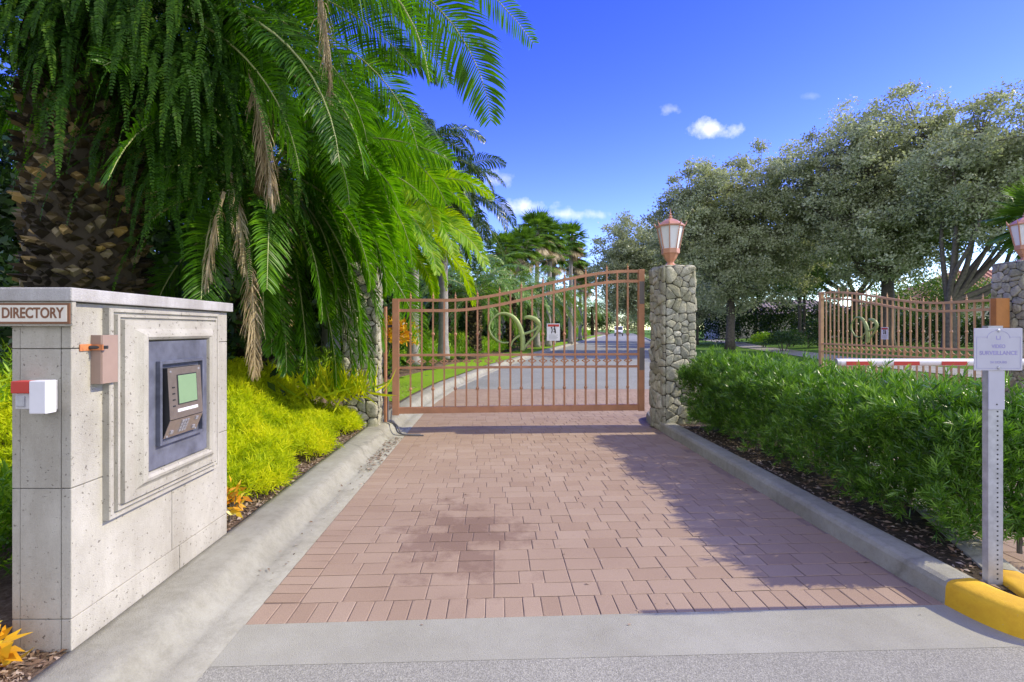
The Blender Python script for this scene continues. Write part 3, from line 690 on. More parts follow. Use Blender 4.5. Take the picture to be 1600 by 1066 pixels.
for z0, z1 in ((1.9, 2.25), (.87, 1.22)): MB().box(3.795, 3.875, -.044, -.0402, z0, z1, .001).build('lock_plate', solid('grey lock plate', (.16, .14, .13), .6), g1)
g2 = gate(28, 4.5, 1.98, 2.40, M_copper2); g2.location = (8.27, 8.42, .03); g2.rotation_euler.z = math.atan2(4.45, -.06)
tag(g2, 'tan iron gate standing open beyond the red and white barrier', 'gate', 'iron entrance gates'); monogram(2.95, g2, 1.0, -1).location.y = .06
MB().box(-.10, .0, -.1, .12, 1.50, 1.98, .006).build('hinge_housing', solid('orange housing', (.42, .17, .04), .5), g2)
MB().tube([(-1.612, 7.62, .1), (-1.612, 7.62, 1.85)], .03, 8)
hp = MB().tube([(-1.625, 7.63, .05), (-1.625, 7.63, 1.84)], .026, 10).box(-1.66, -1.59, 7.60, 7.66, .05, .09).build('hinge_post', M_copper, None); tag(hp, 'slim rust red post between the left stone pillar and the gate', 'post')
hc = MB()
for k, o in enumerate((0, .05)):
    hc.tube(bez([(-1.58 + o, 7.6, .5 - o * 4), (-1.58 + o, 7.56, .12 + .02), (-1.52 + o, 7.5 - o, .14), (-1.44 + o, 7.4 - o, .12), (-1.38 + o, 7.28 - o, .02), (-1.25 + o, 7.24 - o, .015), (-1.05 + o, 7.25 - o, .012)], 3), .011, 6)
tag(hc.build('gate_cable', solid('grey conduit', (.12, .12, .13), .6), None, True), 'pair of grey cables bent down over the kerb below the gate hinge', 'cable')
def gsign(loc, rz, label):
    t = empty('warning_sign', loc, rz, label, 'sign', 'warning signs on the gates', local=True)
    MB().box(-.115, .115, -.006, .0, -.15, .15, .002).build('panel', M_white, t)
    MB().box(-.10, .10, -.0085, -.0062, .095, .135).build('red_header', M_red, t)
    fig = MB(); fig.tube([(-.03, -.009, .07), (-.02, -.009, .03), (-.035, -.009, -.02)], .008, 6).tube([(.02, -.009, .08), (.03, -.009, .04), (.035, -.009, -.02)], .011, 6).tube([(.0, -.009, .06), (.03, -.009, .03), (0, -.009, .0)], .006, 6)
    fig.box(-.045, -.02, -.0095, -.008, .07, .09).box(.005, .03, -.0095, -.008, .085, .11); fig.build('pictogram', M_black, t)
    ln = MB()
    for k in range(4): ln.box(-.08, .08 - .02 * (k % 2), -.0082, -.0062, -.055 - k * .022, -.047 - k * .022)
    ln.build('small_print', solid('grey print', (.35, .35, .36), .6), t); return t
a1_ = g1.rotation_euler.z
gs1 = gsign((-1.53 + 2.44 * math.cos(a1_), 7.66 + 2.44 * math.sin(a1_) - .03, 1.46), a1_, 'white warning sign with red header hung on the closed gate')
gs1.scale = (.88, .88, .88); gs = gsign((8.17, 10.72, 1.42), R(-90), 'small white warning sign with red header hung on the open gate'); gs.scale = (.85, .85, .85)
# barrier
ba = empty('barrier_arm', (8.55, 7.6, .1), label='red and white striped barrier arm lowered across the exit lane', cat='barrier')
MB().box(8.38, 8.74, 7.42, 7.78, .1, 1.15, .01).build('cabinet', M_white, ba)
pole = MB().tube([(8.5, 7.36, 1.03), (4.95, 7.36, 1.03)], .052, 12).build('pole', M_white, ba, False)
MB().box(8.42, 8.6, 7.30, 7.42, .95, 1.12, .01).build('arm_mount', M_black, ba)
x = 5.02
while x < 8.3:
    MB().box(x, x + .36, 7.300, 7.309, .99, 1.045, .001).build('red_stripe', M_red, ba); x += .68
MB().tube([(4.949, 7.36, 1.03), (4.90, 7.36, 1.03)], .055, 12).build('end_cap', M_galv, ba)

# ------------------------------------------------------------------ video surveillance sign
ss = empty('surveillance_sign', (2.67, 2.75, .112), label='white VIDEO SURVEILLANCE sign on a perforated post at the kerb', cat='sign')
SX, SY = 2.725, 2.785
mb = MB(); 
mb.box(SX - .040, SX - .030, SY, SY + .035, .10, 1.52).box(SX + .030, SX + .040, SY, SY + .035, .10, 1.52).box(SX - .030, SX + .030, SY + .0, SY + .004, .10, 1.52)
mb.build('post', M_galv, ss)
mb = MB()
for k in range(50): mb.lathe([(.0045, 0), (.0045, .001)], (SX + .012, SY - .0015, 0), 8) if False else mb.box(SX + .006, SX + .014, SY - .0012, SY - .0002, .14 + k * .026, .148 + k * .026)
mb.build('post_holes', M_black, ss)
MB().box(SX - .128, SX + .134, SY - .012, SY - .0085, 1.278, 1.507, .0015).build('panel', M_signshade, ss)
MB().box(SX - .045, SX + .042, SY - .0075, SY - .0030, 1.066, 1.276, .0015).build('lower_panel', M_signshade, ss)
cx = SX + .003; yt = SY - .0124
def line(mb, P, w=.0018):
    for (a, b) in zip(P[:-1], P[1:]):
        mb.tube([(a[0], yt, a[1]), (b[0], yt, b[1])], w, 4, cap=False)
mb = MB(); x0, x1, z0, z1 = cx - .118, cx + .118, 1.289, 1.459
arc = [(cx + .062 * math.cos(a), 1.452 + .043 * math.sin(a)) for a in np.linspace(math.pi, 0, 16)]
line(mb, [(x0, z1)] + [(cx - .062, z1)] + arc + [(cx + .062, z1), (x1, z1), (x1, z0), (x0, z0), (x0, z1)], .0009); mb.build('printed_border', M_purple, ss)
text_mesh('lettering', 'VIDEO', .028, FRONT(cx, yt, 1.408), M_purple, ss, .0004, .0006, width=.075)
text_mesh('lettering', 'SURVEILLANCE', .030, FRONT(cx, yt, 1.372), M_purple, ss, .0004, .0008, width=.205)
text_mesh('lettering', '24 HOURS', .018, FRONT(cx, yt, 1.322), M_purple, ss, .0004, .0003, width=.09)
line_mb = MB(); line_mb.box(cx - .012, cx + .012, yt - .0004, yt + .001, 1.445, 1.449).box(cx - .012, cx - .008, yt - .0004, yt + .001, 1.4495, 1.465).box(cx + .008, cx + .012, yt - .0004, yt + .001, 1.4495, 1.465)
line_mb.build('printed_emblem', M_purple, ss)
for z in (1.494, 1.292): MB().lathe([(.0085, 0), (.0085, .003), (.005, .006)], (0, 0, 0), 10).build('bolt', M_galv, ss, M=FRONT(cx, yt, z))
MB().box(SX - .005, SX + .002, SY - .0095, SY - .0078, 1.09, 1.097).build('rivet', M_black, ss)

# ------------------------------------------------------------------ foliage tools
def unit(v): return v / np.maximum(np.linalg.norm(v, axis=-1, keepdims=True), 1e-9)
KITE = np.array([(0, 0, 0), (.28, .45, .04), (0, 1, 0), (-.28, .45, .04)]); KF = np.array([[0, 1, 2, 3]])
BLADE = np.array([(-.06, 0, 0), (.06, 0, 0), (.075, .5, .04), (-.075, .5, .04), (.004, 1, -.03), (-.004, 1, -.03)]); BF = np.array([[0, 1, 2, 3], [3, 2, 4, 5]])
def scatter(T, TF, pos, dirs, size, rnd, nrm=None):
    n = len(pos); d = unit(dirs)
    if nrm is None: nrm = rng.normal(size=(n, 3))
    s = unit(np.cross(d, nrm)); u = np.cross(s, d)
    size = np.broadcast_to(size, (n,))[:, None, None]
    V = pos[:, None, :] + size * (T[None, :, 0:1] * s[:, None, :] + T[None, :, 1:2] * d[:, None, :] + T[None, :, 2:3] * u[:, None, :])
    k = len(T); F = TF[None] + (np.arange(n) * k)[:, None, None]
    return V.reshape(-1, 3), F.reshape(-1, TF.shape[1]), np.repeat(rnd, k)
def merge(L):
    V = []; F = []; Rr = []; b = 0
    for v, f, r in L: V.append(v); F.append(f + b); Rr.append(r); b += len(v)
    return np.concatenate(V), np.concatenate(F), np.concatenate(Rr)
def frond(base, az, e0, e1, L, nl, ll, lw, droop=.5, vee=.25, fwa=0.0, bare=.12, rb=.022, rr=.5, sw=None, jit=.12, curl=0.0, p=1.3, twist=0.0):
    """pinnate frond; returns leaflet arrays + rachis arrays (quads)"""
    m = 18; t = np.linspace(0, 1, m); el = e0 + (e1 - e0) * t ** p; a = az + curl * t
    dv = np.stack([np.cos(el) * np.cos(a), np.cos(el) * np.sin(a), np.sin(el)], 1)
    P = np.vstack([np.zeros(3), np.cumsum(dv[:-1] * L / (m - 1), 0)]) + base
    ts = np.linspace(bare, .995, nl); Q = np.stack([np.interp(ts, t, P[:, i]) for i in range(3)], 1); T = unit(np.stack([np.interp(ts, t, dv[:, i]) for i in range(3)], 1))
    up = np.array((0, 0, 1.)); side = np.cross(T, up); bad = np.linalg.norm(side, axis=1) < .15
    sd0 = np.array((math.sin(az), -math.cos(az), 0)); side = unit(np.where(bad[:, None], sd0, side)); nr = unit(np.cross(side, T)); side = unit(side * math.cos(twist) + nr * math.sin(twist)); nr = unit(np.cross(side, T))
    out = []
    prof = np.sin(np.clip((ts - bare) / (1 - bare) * .86 + .14, 0, 1) * math.pi) ** .55 * .92 + .12
    for s in (-1, 1):
        tt = ts + rng.normal(0, .002, nl); fw = .35 + fwa + .55 * ts; ln = ll * prof * rng.uniform(.85, 1.1, nl)
        d1 = unit(side * s * (1.0) + T * fw[:, None] + nr * (vee + rng.normal(0, jit, nl))[:, None] + rng.normal(0, jit * .6, (nl, 3)))
        d2 = unit(d1 - up * (droop * rng.uniform(.6, 1.3, nl))[:, None]); d3 = unit(d2 - up * (droop * .8))
        p0 = Q; p1 = Q + d1 * (ln * .45)[:, None]; p2 = p1 + d2 * (ln * .32)[:, None]; p3 = p2 + d3 * (ln * .25)[:, None]
        w = unit(np.cross(d1, nr + rng.normal(0, .35, (nl, 3)))) * lw
        V = np.stack([p0 - w * .4, p0 + w * .4, p1 + w, p1 - w, p2 + w * .75, p2 - w * .75, p3 + w * .1, p3 - w * .1], 1).reshape(-1, 3)
        f = np.array([[0, 1, 2, 3], [3, 2, 4, 5], [5, 4, 6, 7]])[None] + (np.arange(nl) * 8)[:, None, None]
        out.append((V, f.reshape(-1, 4), np.repeat(np.clip(rr + rng.normal(0, .14, nl), 0, 1), 8)))
    # rachis
    n4 = 5; rad = rb * (1 - .85 * t); sdm = unit(np.cross(dv, up) + sd0 * .02); nm = unit(np.cross(sdm, dv)); VV = []
    for k in range(n4):
        an = 2 * math.pi * k / n4; VV.append(P + (sdm * math.cos(an) + nm * math.sin(an)) * rad[:, None])
    VV = np.stack(VV, 1).reshape(-1, 3); ff = []
    for i in range(m - 1):
        for k in range(n4): ff.append((i * n4 + k, i * n4 + (k + 1) % n4, (i + 1) * n4 + (k + 1) % n4, (i + 1) * n4 + k))
    return merge(out), (VV, np.array(ff), np.full(len(VV), .5))
def crown(center, n, L, e_hi, e_lo, nl, ll, lw, droop=.6, seed=0, bend=1.5, az_rng=None, rr=(.3, .7), rad=.15, rb=.022, skip=None, **kw):
    global rng
    old = rng; rng = np.random.default_rng(seed); lf = []; rc = []
    for i in range(n):
        f = (i + .5) / n; az = i * 2.39996 + rng.uniform(-.2, .2)
        if az_rng: az = az_rng[0] + (az_rng[1] - az_rng[0]) * rng.random()
        if skip and skip(az % (2 * math.pi)): continue
        e0 = e_hi + (e_lo - e_hi) * f ** .85 + rng.normal(0, .08); e1 = max(e0 - bend * rng.uniform(.8, 1.2), -1.52)
        b = np.array(center) + np.array((math.cos(az) * rad, math.sin(az) * rad, -f * .35))
        l, r = frond(b, az, e0, e1, L * rng.uniform(.85, 1.1), nl, ll, lw, droop, rr=rng.uniform(*rr), rb=rb, curl=rng.normal(0, .12), twist=rng.uniform(-.9, .9), **kw)
        lf.append(l); rc.append(r)
    rng = old; return merge(lf), merge(rc)
def trunk(path, rad, n=14):
    return MB().tube(path, rad, n)
def ringed(x, y, z0, z1, r0, r1, lean=(0, 0), step=.12):
    P = []; rad = []; k = int((z1 - z0) / step)
    for i in range(k + 1):
        t = i / k; P.append((x + lean[0] * t * t, y + lean[1] * t * t, z0 + (z1 - z0) * t)); rad.append((r0 + (r1 - r0) * t) * (1 + (.025 if i % 2 else -.01)) * (1 + .55 * max(0, .12 - t) / .12 * .6))
    return MB().tube(P, rad, 14)
def boots(x, y, z0, z1, r0, r1, seed, sz=.13):
    random.seed(seed); mb = MB(); rows = int((z1 - z0) / (sz * .5)); nper = int(2 * math.pi * r0 / (sz * 1.15))
    for i in range(rows):
        for k in range(nper):
            a = 2 * math.pi * (k + .5 * (i % 2)) / nper + random.uniform(-.12, .12); t = i / rows; z = z0 + (z1 - z0) * t + random.uniform(-.04, .04); r = r0 + (r1 - r0) * t
            wd = sz * .62 * random.uniform(.5, 1.15); hh = sz * .5 * random.uniform(.5, 1.3); pr_ = random.uniform(.01, .12)
            ca, sa = math.cos(a), math.sin(a); 
            def P(u, v, o): return (x + ca * (r + o) - sa * u, y + sa * (r + o) + ca * u, z + v)
            V = [P(-wd, 0, -.02), P(0, -hh, -.02), P(wd, 0, -.02), P(0, hh, -.03), P(-wd * .65, hh * .35, pr_ * .8), P(0, -hh * .25, pr_ * .9), P(wd * .65, hh * .3, pr_ * .8), P(0, hh * .75, pr_ * 1.3)]
            mb.add(V, [(0, 1, 5, 4), (1, 2, 6, 5), (2, 3, 7, 6), (3, 0, 4, 7), (4, 5, 6, 7)], random.random() ** 1.6)
    return mb
def palm(name, x, y, z0, zc, label, cat, group, crown_args, mat, trunk_r=(.2, .16), boot=False, lean=(0, 0), tmat=None, bseed=1, dead=None):
    t = empty(name, (x, y, z0), 0, label, cat, group)
    if boot:
        MB().tube([(x, y, z0 - .1), (x, y, zc)], [trunk_r[0], trunk_r[1]], 18).build('trunk', solid('fibre', (.05, .04, .025), .95), t)
        boots(x, y, z0, zc, trunk_r[0], trunk_r[1], bseed).build('leaf_bases', M_boot, t)
    else:
        ringed(x, y, z0 - .1, zc, trunk_r[0], trunk_r[1], lean).build('trunk', tmat or M_palmb, t, True)
    lf, rc = crown((x + lean[0], y + lean[1], zc + .05), **crown_args)
    link_mesh('crown', lf[0], lf[1], mat, t, False, lf[2]); link_mesh('frond_stems', rc[0], rc[1], M_rib, t, True, rc[2])
    return t
def extra_fronds(t, specs, mat, name='frond'):
    for s in specs:
        if mat is M_dead: s['twist'] = .35
        lf, rc = frond(**s); o = link_mesh(name, lf[0], lf[1], mat, t, False, lf[2]); link_mesh('rachis', rc[0], rc[1], M_rib if mat is not M_dead else M_dead, o, True, rc[2])

PA = dict(nl=135, ll=.46, lw=.0085)
# A: big fern covered date palm beside the wall
ax, ay, az_ = -4.55, 5.7, 5.2
pa = palm('date_palm', ax, ay, .3, az_, 'huge near date palm with rough stubby trunk draped in sword ferns', 'palm tree', 'date palms by the entrance',
          dict(n=34, L=4.4, e_hi=1.25, e_lo=-.15, seed=11, bend=1.75, skip=lambda a: 3.4 < a < 5.9, rad=.3, droop=.28, jit=.08, rb=.03, **PA), M_dateF, (.50, .52), True)
def F(px, py, Y):  # photo pixel + distance -> point
    return np.array(((px - 773) * Y / 800, Y, 1.5 - (py - 515) * Y / 800))
def frond_to(a, b, arch=.6, **kw):
    """frond whose base is a and whose tip is about b"""
    a = np.array(a, float); b = np.array(b, float); h = b - a; az = math.atan2(h[1], h[0]); hd = math.hypot(h[0], h[1]); mean = math.atan2(h[2], hd)
    e0 = mean + arch; e1 = max(mean - arch * 1.1, -1.55)
    for _ in range(25):   # turn the arc until its chord points at b
        t = np.linspace(0, 1, 60); el = e0 + (e1 - e0) * t ** 1.3; er = math.atan2(np.sin(el).mean(), np.cos(el).mean()) - mean
        e0 = min(e0 - er, 1.5); e1 = max(e1 - er, -1.56)
    t = np.linspace(0, 1, 40); el = e0 + (e1 - e0) * t ** 1.3; cx_, cz = np.cos(el).mean(), np.sin(el).mean(); L = math.hypot(hd, h[2]) / math.hypot(cx_, cz)
    d = dict(base=a, az=az, e0=e0, e1=e1, L=L, nl=130, ll=.46, lw=.0095, jit=.07, droop=.22, vee=.1, twist=1.0 if h[0] > 0 else -1.0); d.update(kw); return d
ca = (ax, ay, az_ + .2)
extra_fronds(pa, [frond_to((-3.9, 5.6, 5.5), F(745, 215, 5.9), .95, rr=.35, droop=.3, ll=.62, lw=.014, nl=125, twist=1.25), frond_to((-3.9, 5.3, 5.6), F(822, 92, 5.2), .6, rr=.3, ll=.36, droop=.25),
                  frond_to((-3.9, 5.8, 5.6), F(905, 5, 5.6), .55, rr=.3, ll=.34, droop=.25), frond_to((-4.0, 5.6, 5.3), F(560, 235, 5.8), .7, rr=.45), frond_to((-4.0, 5.4, 5.2), F(640, 120, 6.4), .6, rr=.35),
                  frond_to((-4.1, 5.4, 5.0), F(455, 280, 5.0), .6, rr=.5), frond_to((-3.9, 5.9, 5.3), F(690, 150, 6.3), .8, rr=.45), frond_to((-3.9, 6.0, 5.2), F(640, 250, 6.6), .8, rr=.5, twist=.8), frond_to((-3.9, 6.2, 5.5), F(735, 90, 6.8), .7, rr=.4, twist=.7)], M_dateF)
extra_fronds(pa, [frond_to(F(492, -60, 5.0), F(515, 155, 5.0), .1, rr=.6, ll=.32, nl=120, droop=.8, lw=.006, vee=-.1, fwa=1.1, jit=.3)], M_dead, 'dry_frond')
extra_fronds(pa, [frond_to(F(388, 110, 5.2), F(425, 318, 5.1), .12, rr=.45, ll=.36, nl=130, droop=.8, lw=.006, vee=-.1, fwa=1.1, jit=.3)], M_dead, 'dry_frond')
# B: second date palm just behind, low crown that fans over the bank
bx, by, bz = -3.55, 7.9, 3.95
pb = palm('date_palm', bx, by, .6, bz, 'date palm behind the wall with low fronds sweeping down to the bank', 'palm tree', 'date palms by the entrance',
          dict(n=46, L=3.5, e_hi=1.2, e_lo=-.55, seed=5, bend=1.6, skip=lambda a: a > 5.5 or a < .35, rad=.25, droop=.25, rb=.024, nl=125, ll=.44, lw=.0095, jit=.08), M_dateF, (.32, .36), True, bseed=4)
extra_fronds(pb, [frond_to(F(440, 300, 7.6), F(574, 612, 6.8), .55, rr=.45, ll=.42), frond_to(F(430, 330, 7.4), F(545, 585, 6.6), .5, rr=.4, ll=.46), frond_to(F(440, 260, 7.8), F(634, 425, 7.0), .75, rr=.6, ll=.42), frond_to(F(450, 250, 7.6), F(602, 395, 6.8), .7, rr=.65), frond_to(F(470, 260, 7.0), F(598, 462, 6.55), .75, rr=.6, ll=.42), frond_to(F(470, 270, 6.9), F(614, 432, 6.7), .8, rr=.7, ll=.3), frond_to(F(440, 270, 6.8), F(572, 455, 6.3), .75, rr=.5, ll=.42), frond_to(F(450, 235, 7.7), F(690, 330, 7.6), .75, rr=.7), frond_to(F(440, 300, 7.4), F(520, 470, 6.4), .6, rr=.5), frond_to(F(440, 250, 7.0), F(596, 458, 6.7), .8, rr=.6, twist=.35), frond_to(F(450, 230, 7.1), F(622, 446, 6.9), .85, rr=.7, twist=.5, ll=.38), *[frond_to(F(a_, b_, 7.1), F(c_, d_, e_), .6, rr=r_, twist=w_) for a_, b_, c_, d_, e_, r_, w_ in ((440, 330, 478, 600, 6.4, .3, .9), (420, 340, 446, 585, 6.2, .25, .7), (450, 330, 522, 605, 6.6, .4, 1.1), (400, 330, 412, 530, 6.0, .3, -.8), (470, 320, 560, 570, 6.6, .5, 1.0), (440, 320, 500, 505, 6.1, .35, .9), (470, 300, 592, 548, 6.75, .55, .6), (460, 290, 540, 440, 6.3, .5, 1.0))], frond_to(F(420, 260, 6.9), F(556, 520, 6.3), .7, rr=.45, twist=.7), frond_to(F(440, 220, 7.7), F(600, 190, 6.8), .5, rr=.5),
                  frond_to(F(420, 250, 7.5), F(705, 262, 7.2), .45, rr=.55), frond_to(F(400, 300, 7.2), F(440, 560, 6.2), .4, rr=.35), frond_to(F(440, 240, 7.5), F(620, 330, 6.6), .6, rr=.6), frond_to(F(440, 240, 7.5), F(540, 300, 6.2), .6, rr=.5),
                  frond_to(F(380, 330, 7.2), F(240, 520, 6.2), .4, rr=.35)], M_dateF)
extra_fronds(pb, [frond_to(F(388, 385, 5.9), F(398, 588, 5.8), .08, rr=.35, ll=.3, nl=110, droop=.8, lw=.006, vee=-.1, fwa=1.1, jit=.3), frond_to(F(360, 270, 5.5), F(382, 425, 5.4), .1, rr=.6, ll=.26, nl=90, droop=.8, lw=.006, vee=-.1, fwa=1.1, jit=.3), frond_to(F(350, 300, 5.3), F(322, 452, 5.25), .1, rr=.7, ll=.26, nl=90, droop=.8, lw=.006, vee=-.1, fwa=1.1, jit=.3),
                  frond_to(F(430, 150, 5.6), F(405, 300, 5.5), .1, rr=.1, ll=.3, nl=90, droop=.8, lw=.006, vee=-.1, fwa=1.1, jit=.3)], M_dead, 'dry_frond')
# C: bright sunlit palm arching towards the gate
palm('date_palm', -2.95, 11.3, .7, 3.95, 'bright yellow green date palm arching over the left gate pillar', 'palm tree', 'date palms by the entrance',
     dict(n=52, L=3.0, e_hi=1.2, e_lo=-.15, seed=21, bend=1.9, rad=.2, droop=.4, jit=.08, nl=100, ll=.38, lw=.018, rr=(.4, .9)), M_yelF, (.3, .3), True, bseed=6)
# D: smooth trunked palms behind
palm('royal_palm', -2.3, 14.5, .6, 6.3, 'smooth grey trunked palm with dark drooping crown nearest the gate', 'palm tree', 'smooth trunked palms behind the gate',
     dict(n=34, L=2.5, e_hi=1.2, e_lo=-.8, seed=31, bend=2.0, rad=.15, droop=.9, nl=90, ll=.45, lw=.016), M_darkF, (.16, .13))
palm('royal_palm', -1.75, 17.5, .6, 6.0, 'smooth grey trunked palm second from the gate beyond the fence line', 'palm tree', 'smooth trunked palms behind the gate',
     dict(n=28, L=2.8, e_hi=1.2, e_lo=-.7, seed=32, bend=2.0, rad=.15, droop=.9, nl=80, ll=.5, lw=.016), M_darkF, (.17, .13))
palm('royal_palm', -4.0, 12.5, .6, 7.0, 'smooth trunked palm rising behind the bright arching palm', 'palm tree', 'smooth trunked palms behind the gate',
     dict(n=30, L=3.4, e_hi=1.2, e_lo=-.7, seed=33, bend=1.9, rad=.15, droop=.9, nl=80, ll=.5, lw=.021), M_darkF, (.22, .18))
palm('royal_palm', -5.4, 10.4, .6, 6.6, 'dark palm crowded behind the near date palms', 'palm tree', 'smooth trunked palms behind the gate',
     dict(n=30, L=3.2, e_hi=1.2, e_lo=-.8, seed=34, bend=1.8, rad=.15, droop=.8, nl=80, ll=.5, lw=.021), M_darkF, (.22, .18))
# row of date palms along the road behind
mid = [(2.2, 36, 3.6, 3.3, 45, 'date palm under the ragged fan palm crown'), (4.6, 44, 4.2, 3.4, 46, 'date palm under the two tallest fan palms'), (7.2, 54, 4.6, 3.6, 47, 'date palm at the foot of the solitary fan palm'), (-.9, 23.5, 3.3, 3.1, 41, 'feathery date palm left of the road, first beyond the smooth trunks'), (-2.6, 27.5, 4.6, 3.6, 42, 'taller date palm set back from the verge behind the first one'),
       (1.0, 31, 3.9, 3.3, 43, 'date palm beside the tall fan palms seen above the monogram'), (16.8, 88, 5.4, 4.0, 44, 'distant date palm leaning toward the road near the white van')]
for (x, y, zc, L, sd_, lb_) in mid:
    palm('date_palm', x, y, .6, zc, lb_, 'palm tree', 'date palms along the road', dict(n=34, L=L, e_hi=1.25, e_lo=-.35, seed=sd_, bend=1.8, rad=.2, droop=.6, nl=50, ll=.42, lw=.022), M_farF, (.26, .24), True, bseed=sd_)
# fan palms
def fan_crown(c, n, L, seed, nb=22, wk=.62):
    global rng
    old = rng; rng = np.random.default_rng(seed); out = []
    for i in range(n):
        f = (i + .5) / n; az = i * 2.4; el = 1.3 - 2.3 * f + rng.normal(0, .12); d = np.array((math.cos(el) * math.cos(az), math.cos(el) * math.sin(az), math.sin(el)))
        s = np.array((-math.sin(az), math.cos(az), 0)); hub = np.array(c) + d * L * .5 - np.array((0, 0, .1 * (1 - f)))
        pet = scatter(BLADE, BF, np.array([c]), np.array([d]), L * .52, np.array([.3]), np.array([s])); out.append(pet)
        a = np.linspace(-1.45, 1.45, nb); dd = unit(d[None] * np.cos(a)[:, None] + s[None] * np.sin(a)[:, None] + np.array((0, 0, -.18))); nrm = np.cross(d, s)
        out.append(scatter(BLADE * np.array((wk, 1, 1)), BF, np.repeat(hub[None], nb, 0), dd, L * .55 * (1 - .2 * np.abs(a) / 1.45) * rng.uniform(.9, 1.1, nb), np.clip(rng.uniform(.2, .8) + rng.normal(0, .12, nb), 0, 1), np.repeat(nrm[None], nb, 0) + rng.normal(0, .3, (nb, 3))))
    rng = old; return merge(out)
fans = [(.5, 33, 6.6, 1.6, 'near fan palm crowning the row left of the gate curve'), (2.0, 36, 7.4, 1.7, 'fan palm second in the row with a ragged crown'), (3.2, 39, 9.0, 1.9, 'tall fan palm topping the middle of the row'),
        (4.3, 41, 8.9, 1.8, 'tall fan palm just right of the tallest crown'), (5.2, 46, 8.4, 1.9, 'fan palm in the dense middle of the row'), (7.4, 50, 10.4, 2.0, 'solitary fan palm rising at the right of the row'),
        (9.0, 58, 9.7, 2.0, 'lower fan palm right of the solitary crown'), (11.0, 66, 8.8, 2.1, 'fan palm far down the road before the distant oak'), (13.2, 75, 8.4, 2.2, 'smallest far fan palm at the road bend'), (1.6, 42, 8.0, 1.8, 'fan palm set back behind the ragged one')]
for i, (x, y, zc, L, lb_) in enumerate(fans):
    t = empty('fan_palm', (x, y, .6), 0, lb_, 'palm tree', 'fan palms along the road')
    ringed(x, y, .1, zc, .22, .15, (random.uniform(-.2, .2), 0), .3).build('trunk', M_palmb, t, True)
    v, f, r = fan_crown((x, y, zc), 44, L, 60 + i); link_mesh('crown', v, f, M_farF, t, False, r)
    v, f, r = fan_crown((x, y, zc - .5), 14, L * .8, 80 + i); v[:, 2] -= .7 * np.hypot(v[:, 0] - x, v[:, 1] - y); link_mesh('dry_skirt', v, f, M_dead, t, False, r)
# fan palm at the right edge
t = empty('fan_palm', (14.1, 13.0, .2), 0, 'green fan palm behind the lantern at the right edge', 'palm tree', 'fan palms along the road')
ringed(14.1, 13.0, .1, 4.1, .2, .16, (0, 0), .2).build('trunk', M_palmb, t, True)
v, f, r = fan_crown((14.1, 13.0, 4.3), 44, 1.35, 99, 36, .45); link_mesh('crown', v, f, M_farF, t, False, r)

# sword ferns hanging from the near palms
def fern_clump(c, n, L, seed, label, spread=.35):
    global rng
    old = rng; rng = np.random.default_rng(seed); lf = []; rc = []
    for i in range(n):
        az = rng.uniform(-2.9, .7) if rng.random() < .8 else rng.uniform(0, 6.28); b = np.array(c) + rng.normal(0, 1, 3) * np.array((spread, spread * .6, spread * .9))
        e0 = rng.uniform(-.5, .8); l, r = frond(b, az, e0, -1.5, L * rng.uniform(.6, 1.15), 44, .052, .0085, .25, vee=.05, bare=.05, rb=.003, rr=rng.uniform(.2, .75), jit=.1, p=.55)
        lf.append(l); rc.append(r)
    rng = old; l = merge(lf); r = merge(rc)
    t = empty('sword_fern', tuple(c), 0, label, 'fern', 'sword ferns hanging from the palm heads'); link_mesh('fronds', l[0], l[1], M_fern, t, False, l[2]); link_mesh('stalks', r[0], r[1], M_fern, t, False, r[2])
fl = [((-4.95, 5.0, 4.6), 60, 1.1, 'sword fern clump at the far left of the near palm head'), ((-4.2, 4.95, 4.6), 70, 1.2, 'thick sword fern clump over the front of the rough trunk'), ((-3.7, 5.1, 4.7), 75, 1.4, 'long hanging sword fern clump right of the rough trunk'),
      ((-3.25, 5.3, 4.6), 75, 1.5, 'sword fern clump hanging between the trunk and the first dry frond'), ((-2.85, 5.4, 4.3), 70, 1.4, 'sword fern clump just above the upper dry frond'), ((-2.75, 5.8, 4.9), 50, 1.1, 'small bright sword fern clump near the top beside the dry frond tip'),
      ((-3.55, 5.6, 3.7), 75, 1.3, 'lower sword fern clump trailing in front of the dark trunk gap'), ((-3.0, 5.9, 3.5), 60, 1.2, 'lowest sword fern clump beside the paired dry fronds'), ((-5.4, 5.3, 4.2), 45, 1.1, 'sword fern clump trailing at the left picture edge'), ((-4.5, 5.0, 5.2), 60, 1.1, 'topmost sword fern clump on the near palm head'), ((-3.4, 5.2, 5.2), 60, 1.2, 'upper sword fern clump among the near palm stalks')]
for i, (c, n, L, lb_) in enumerate(fl): fern_clump(c, int(n * 1.15), L, 200 + i, lb_)
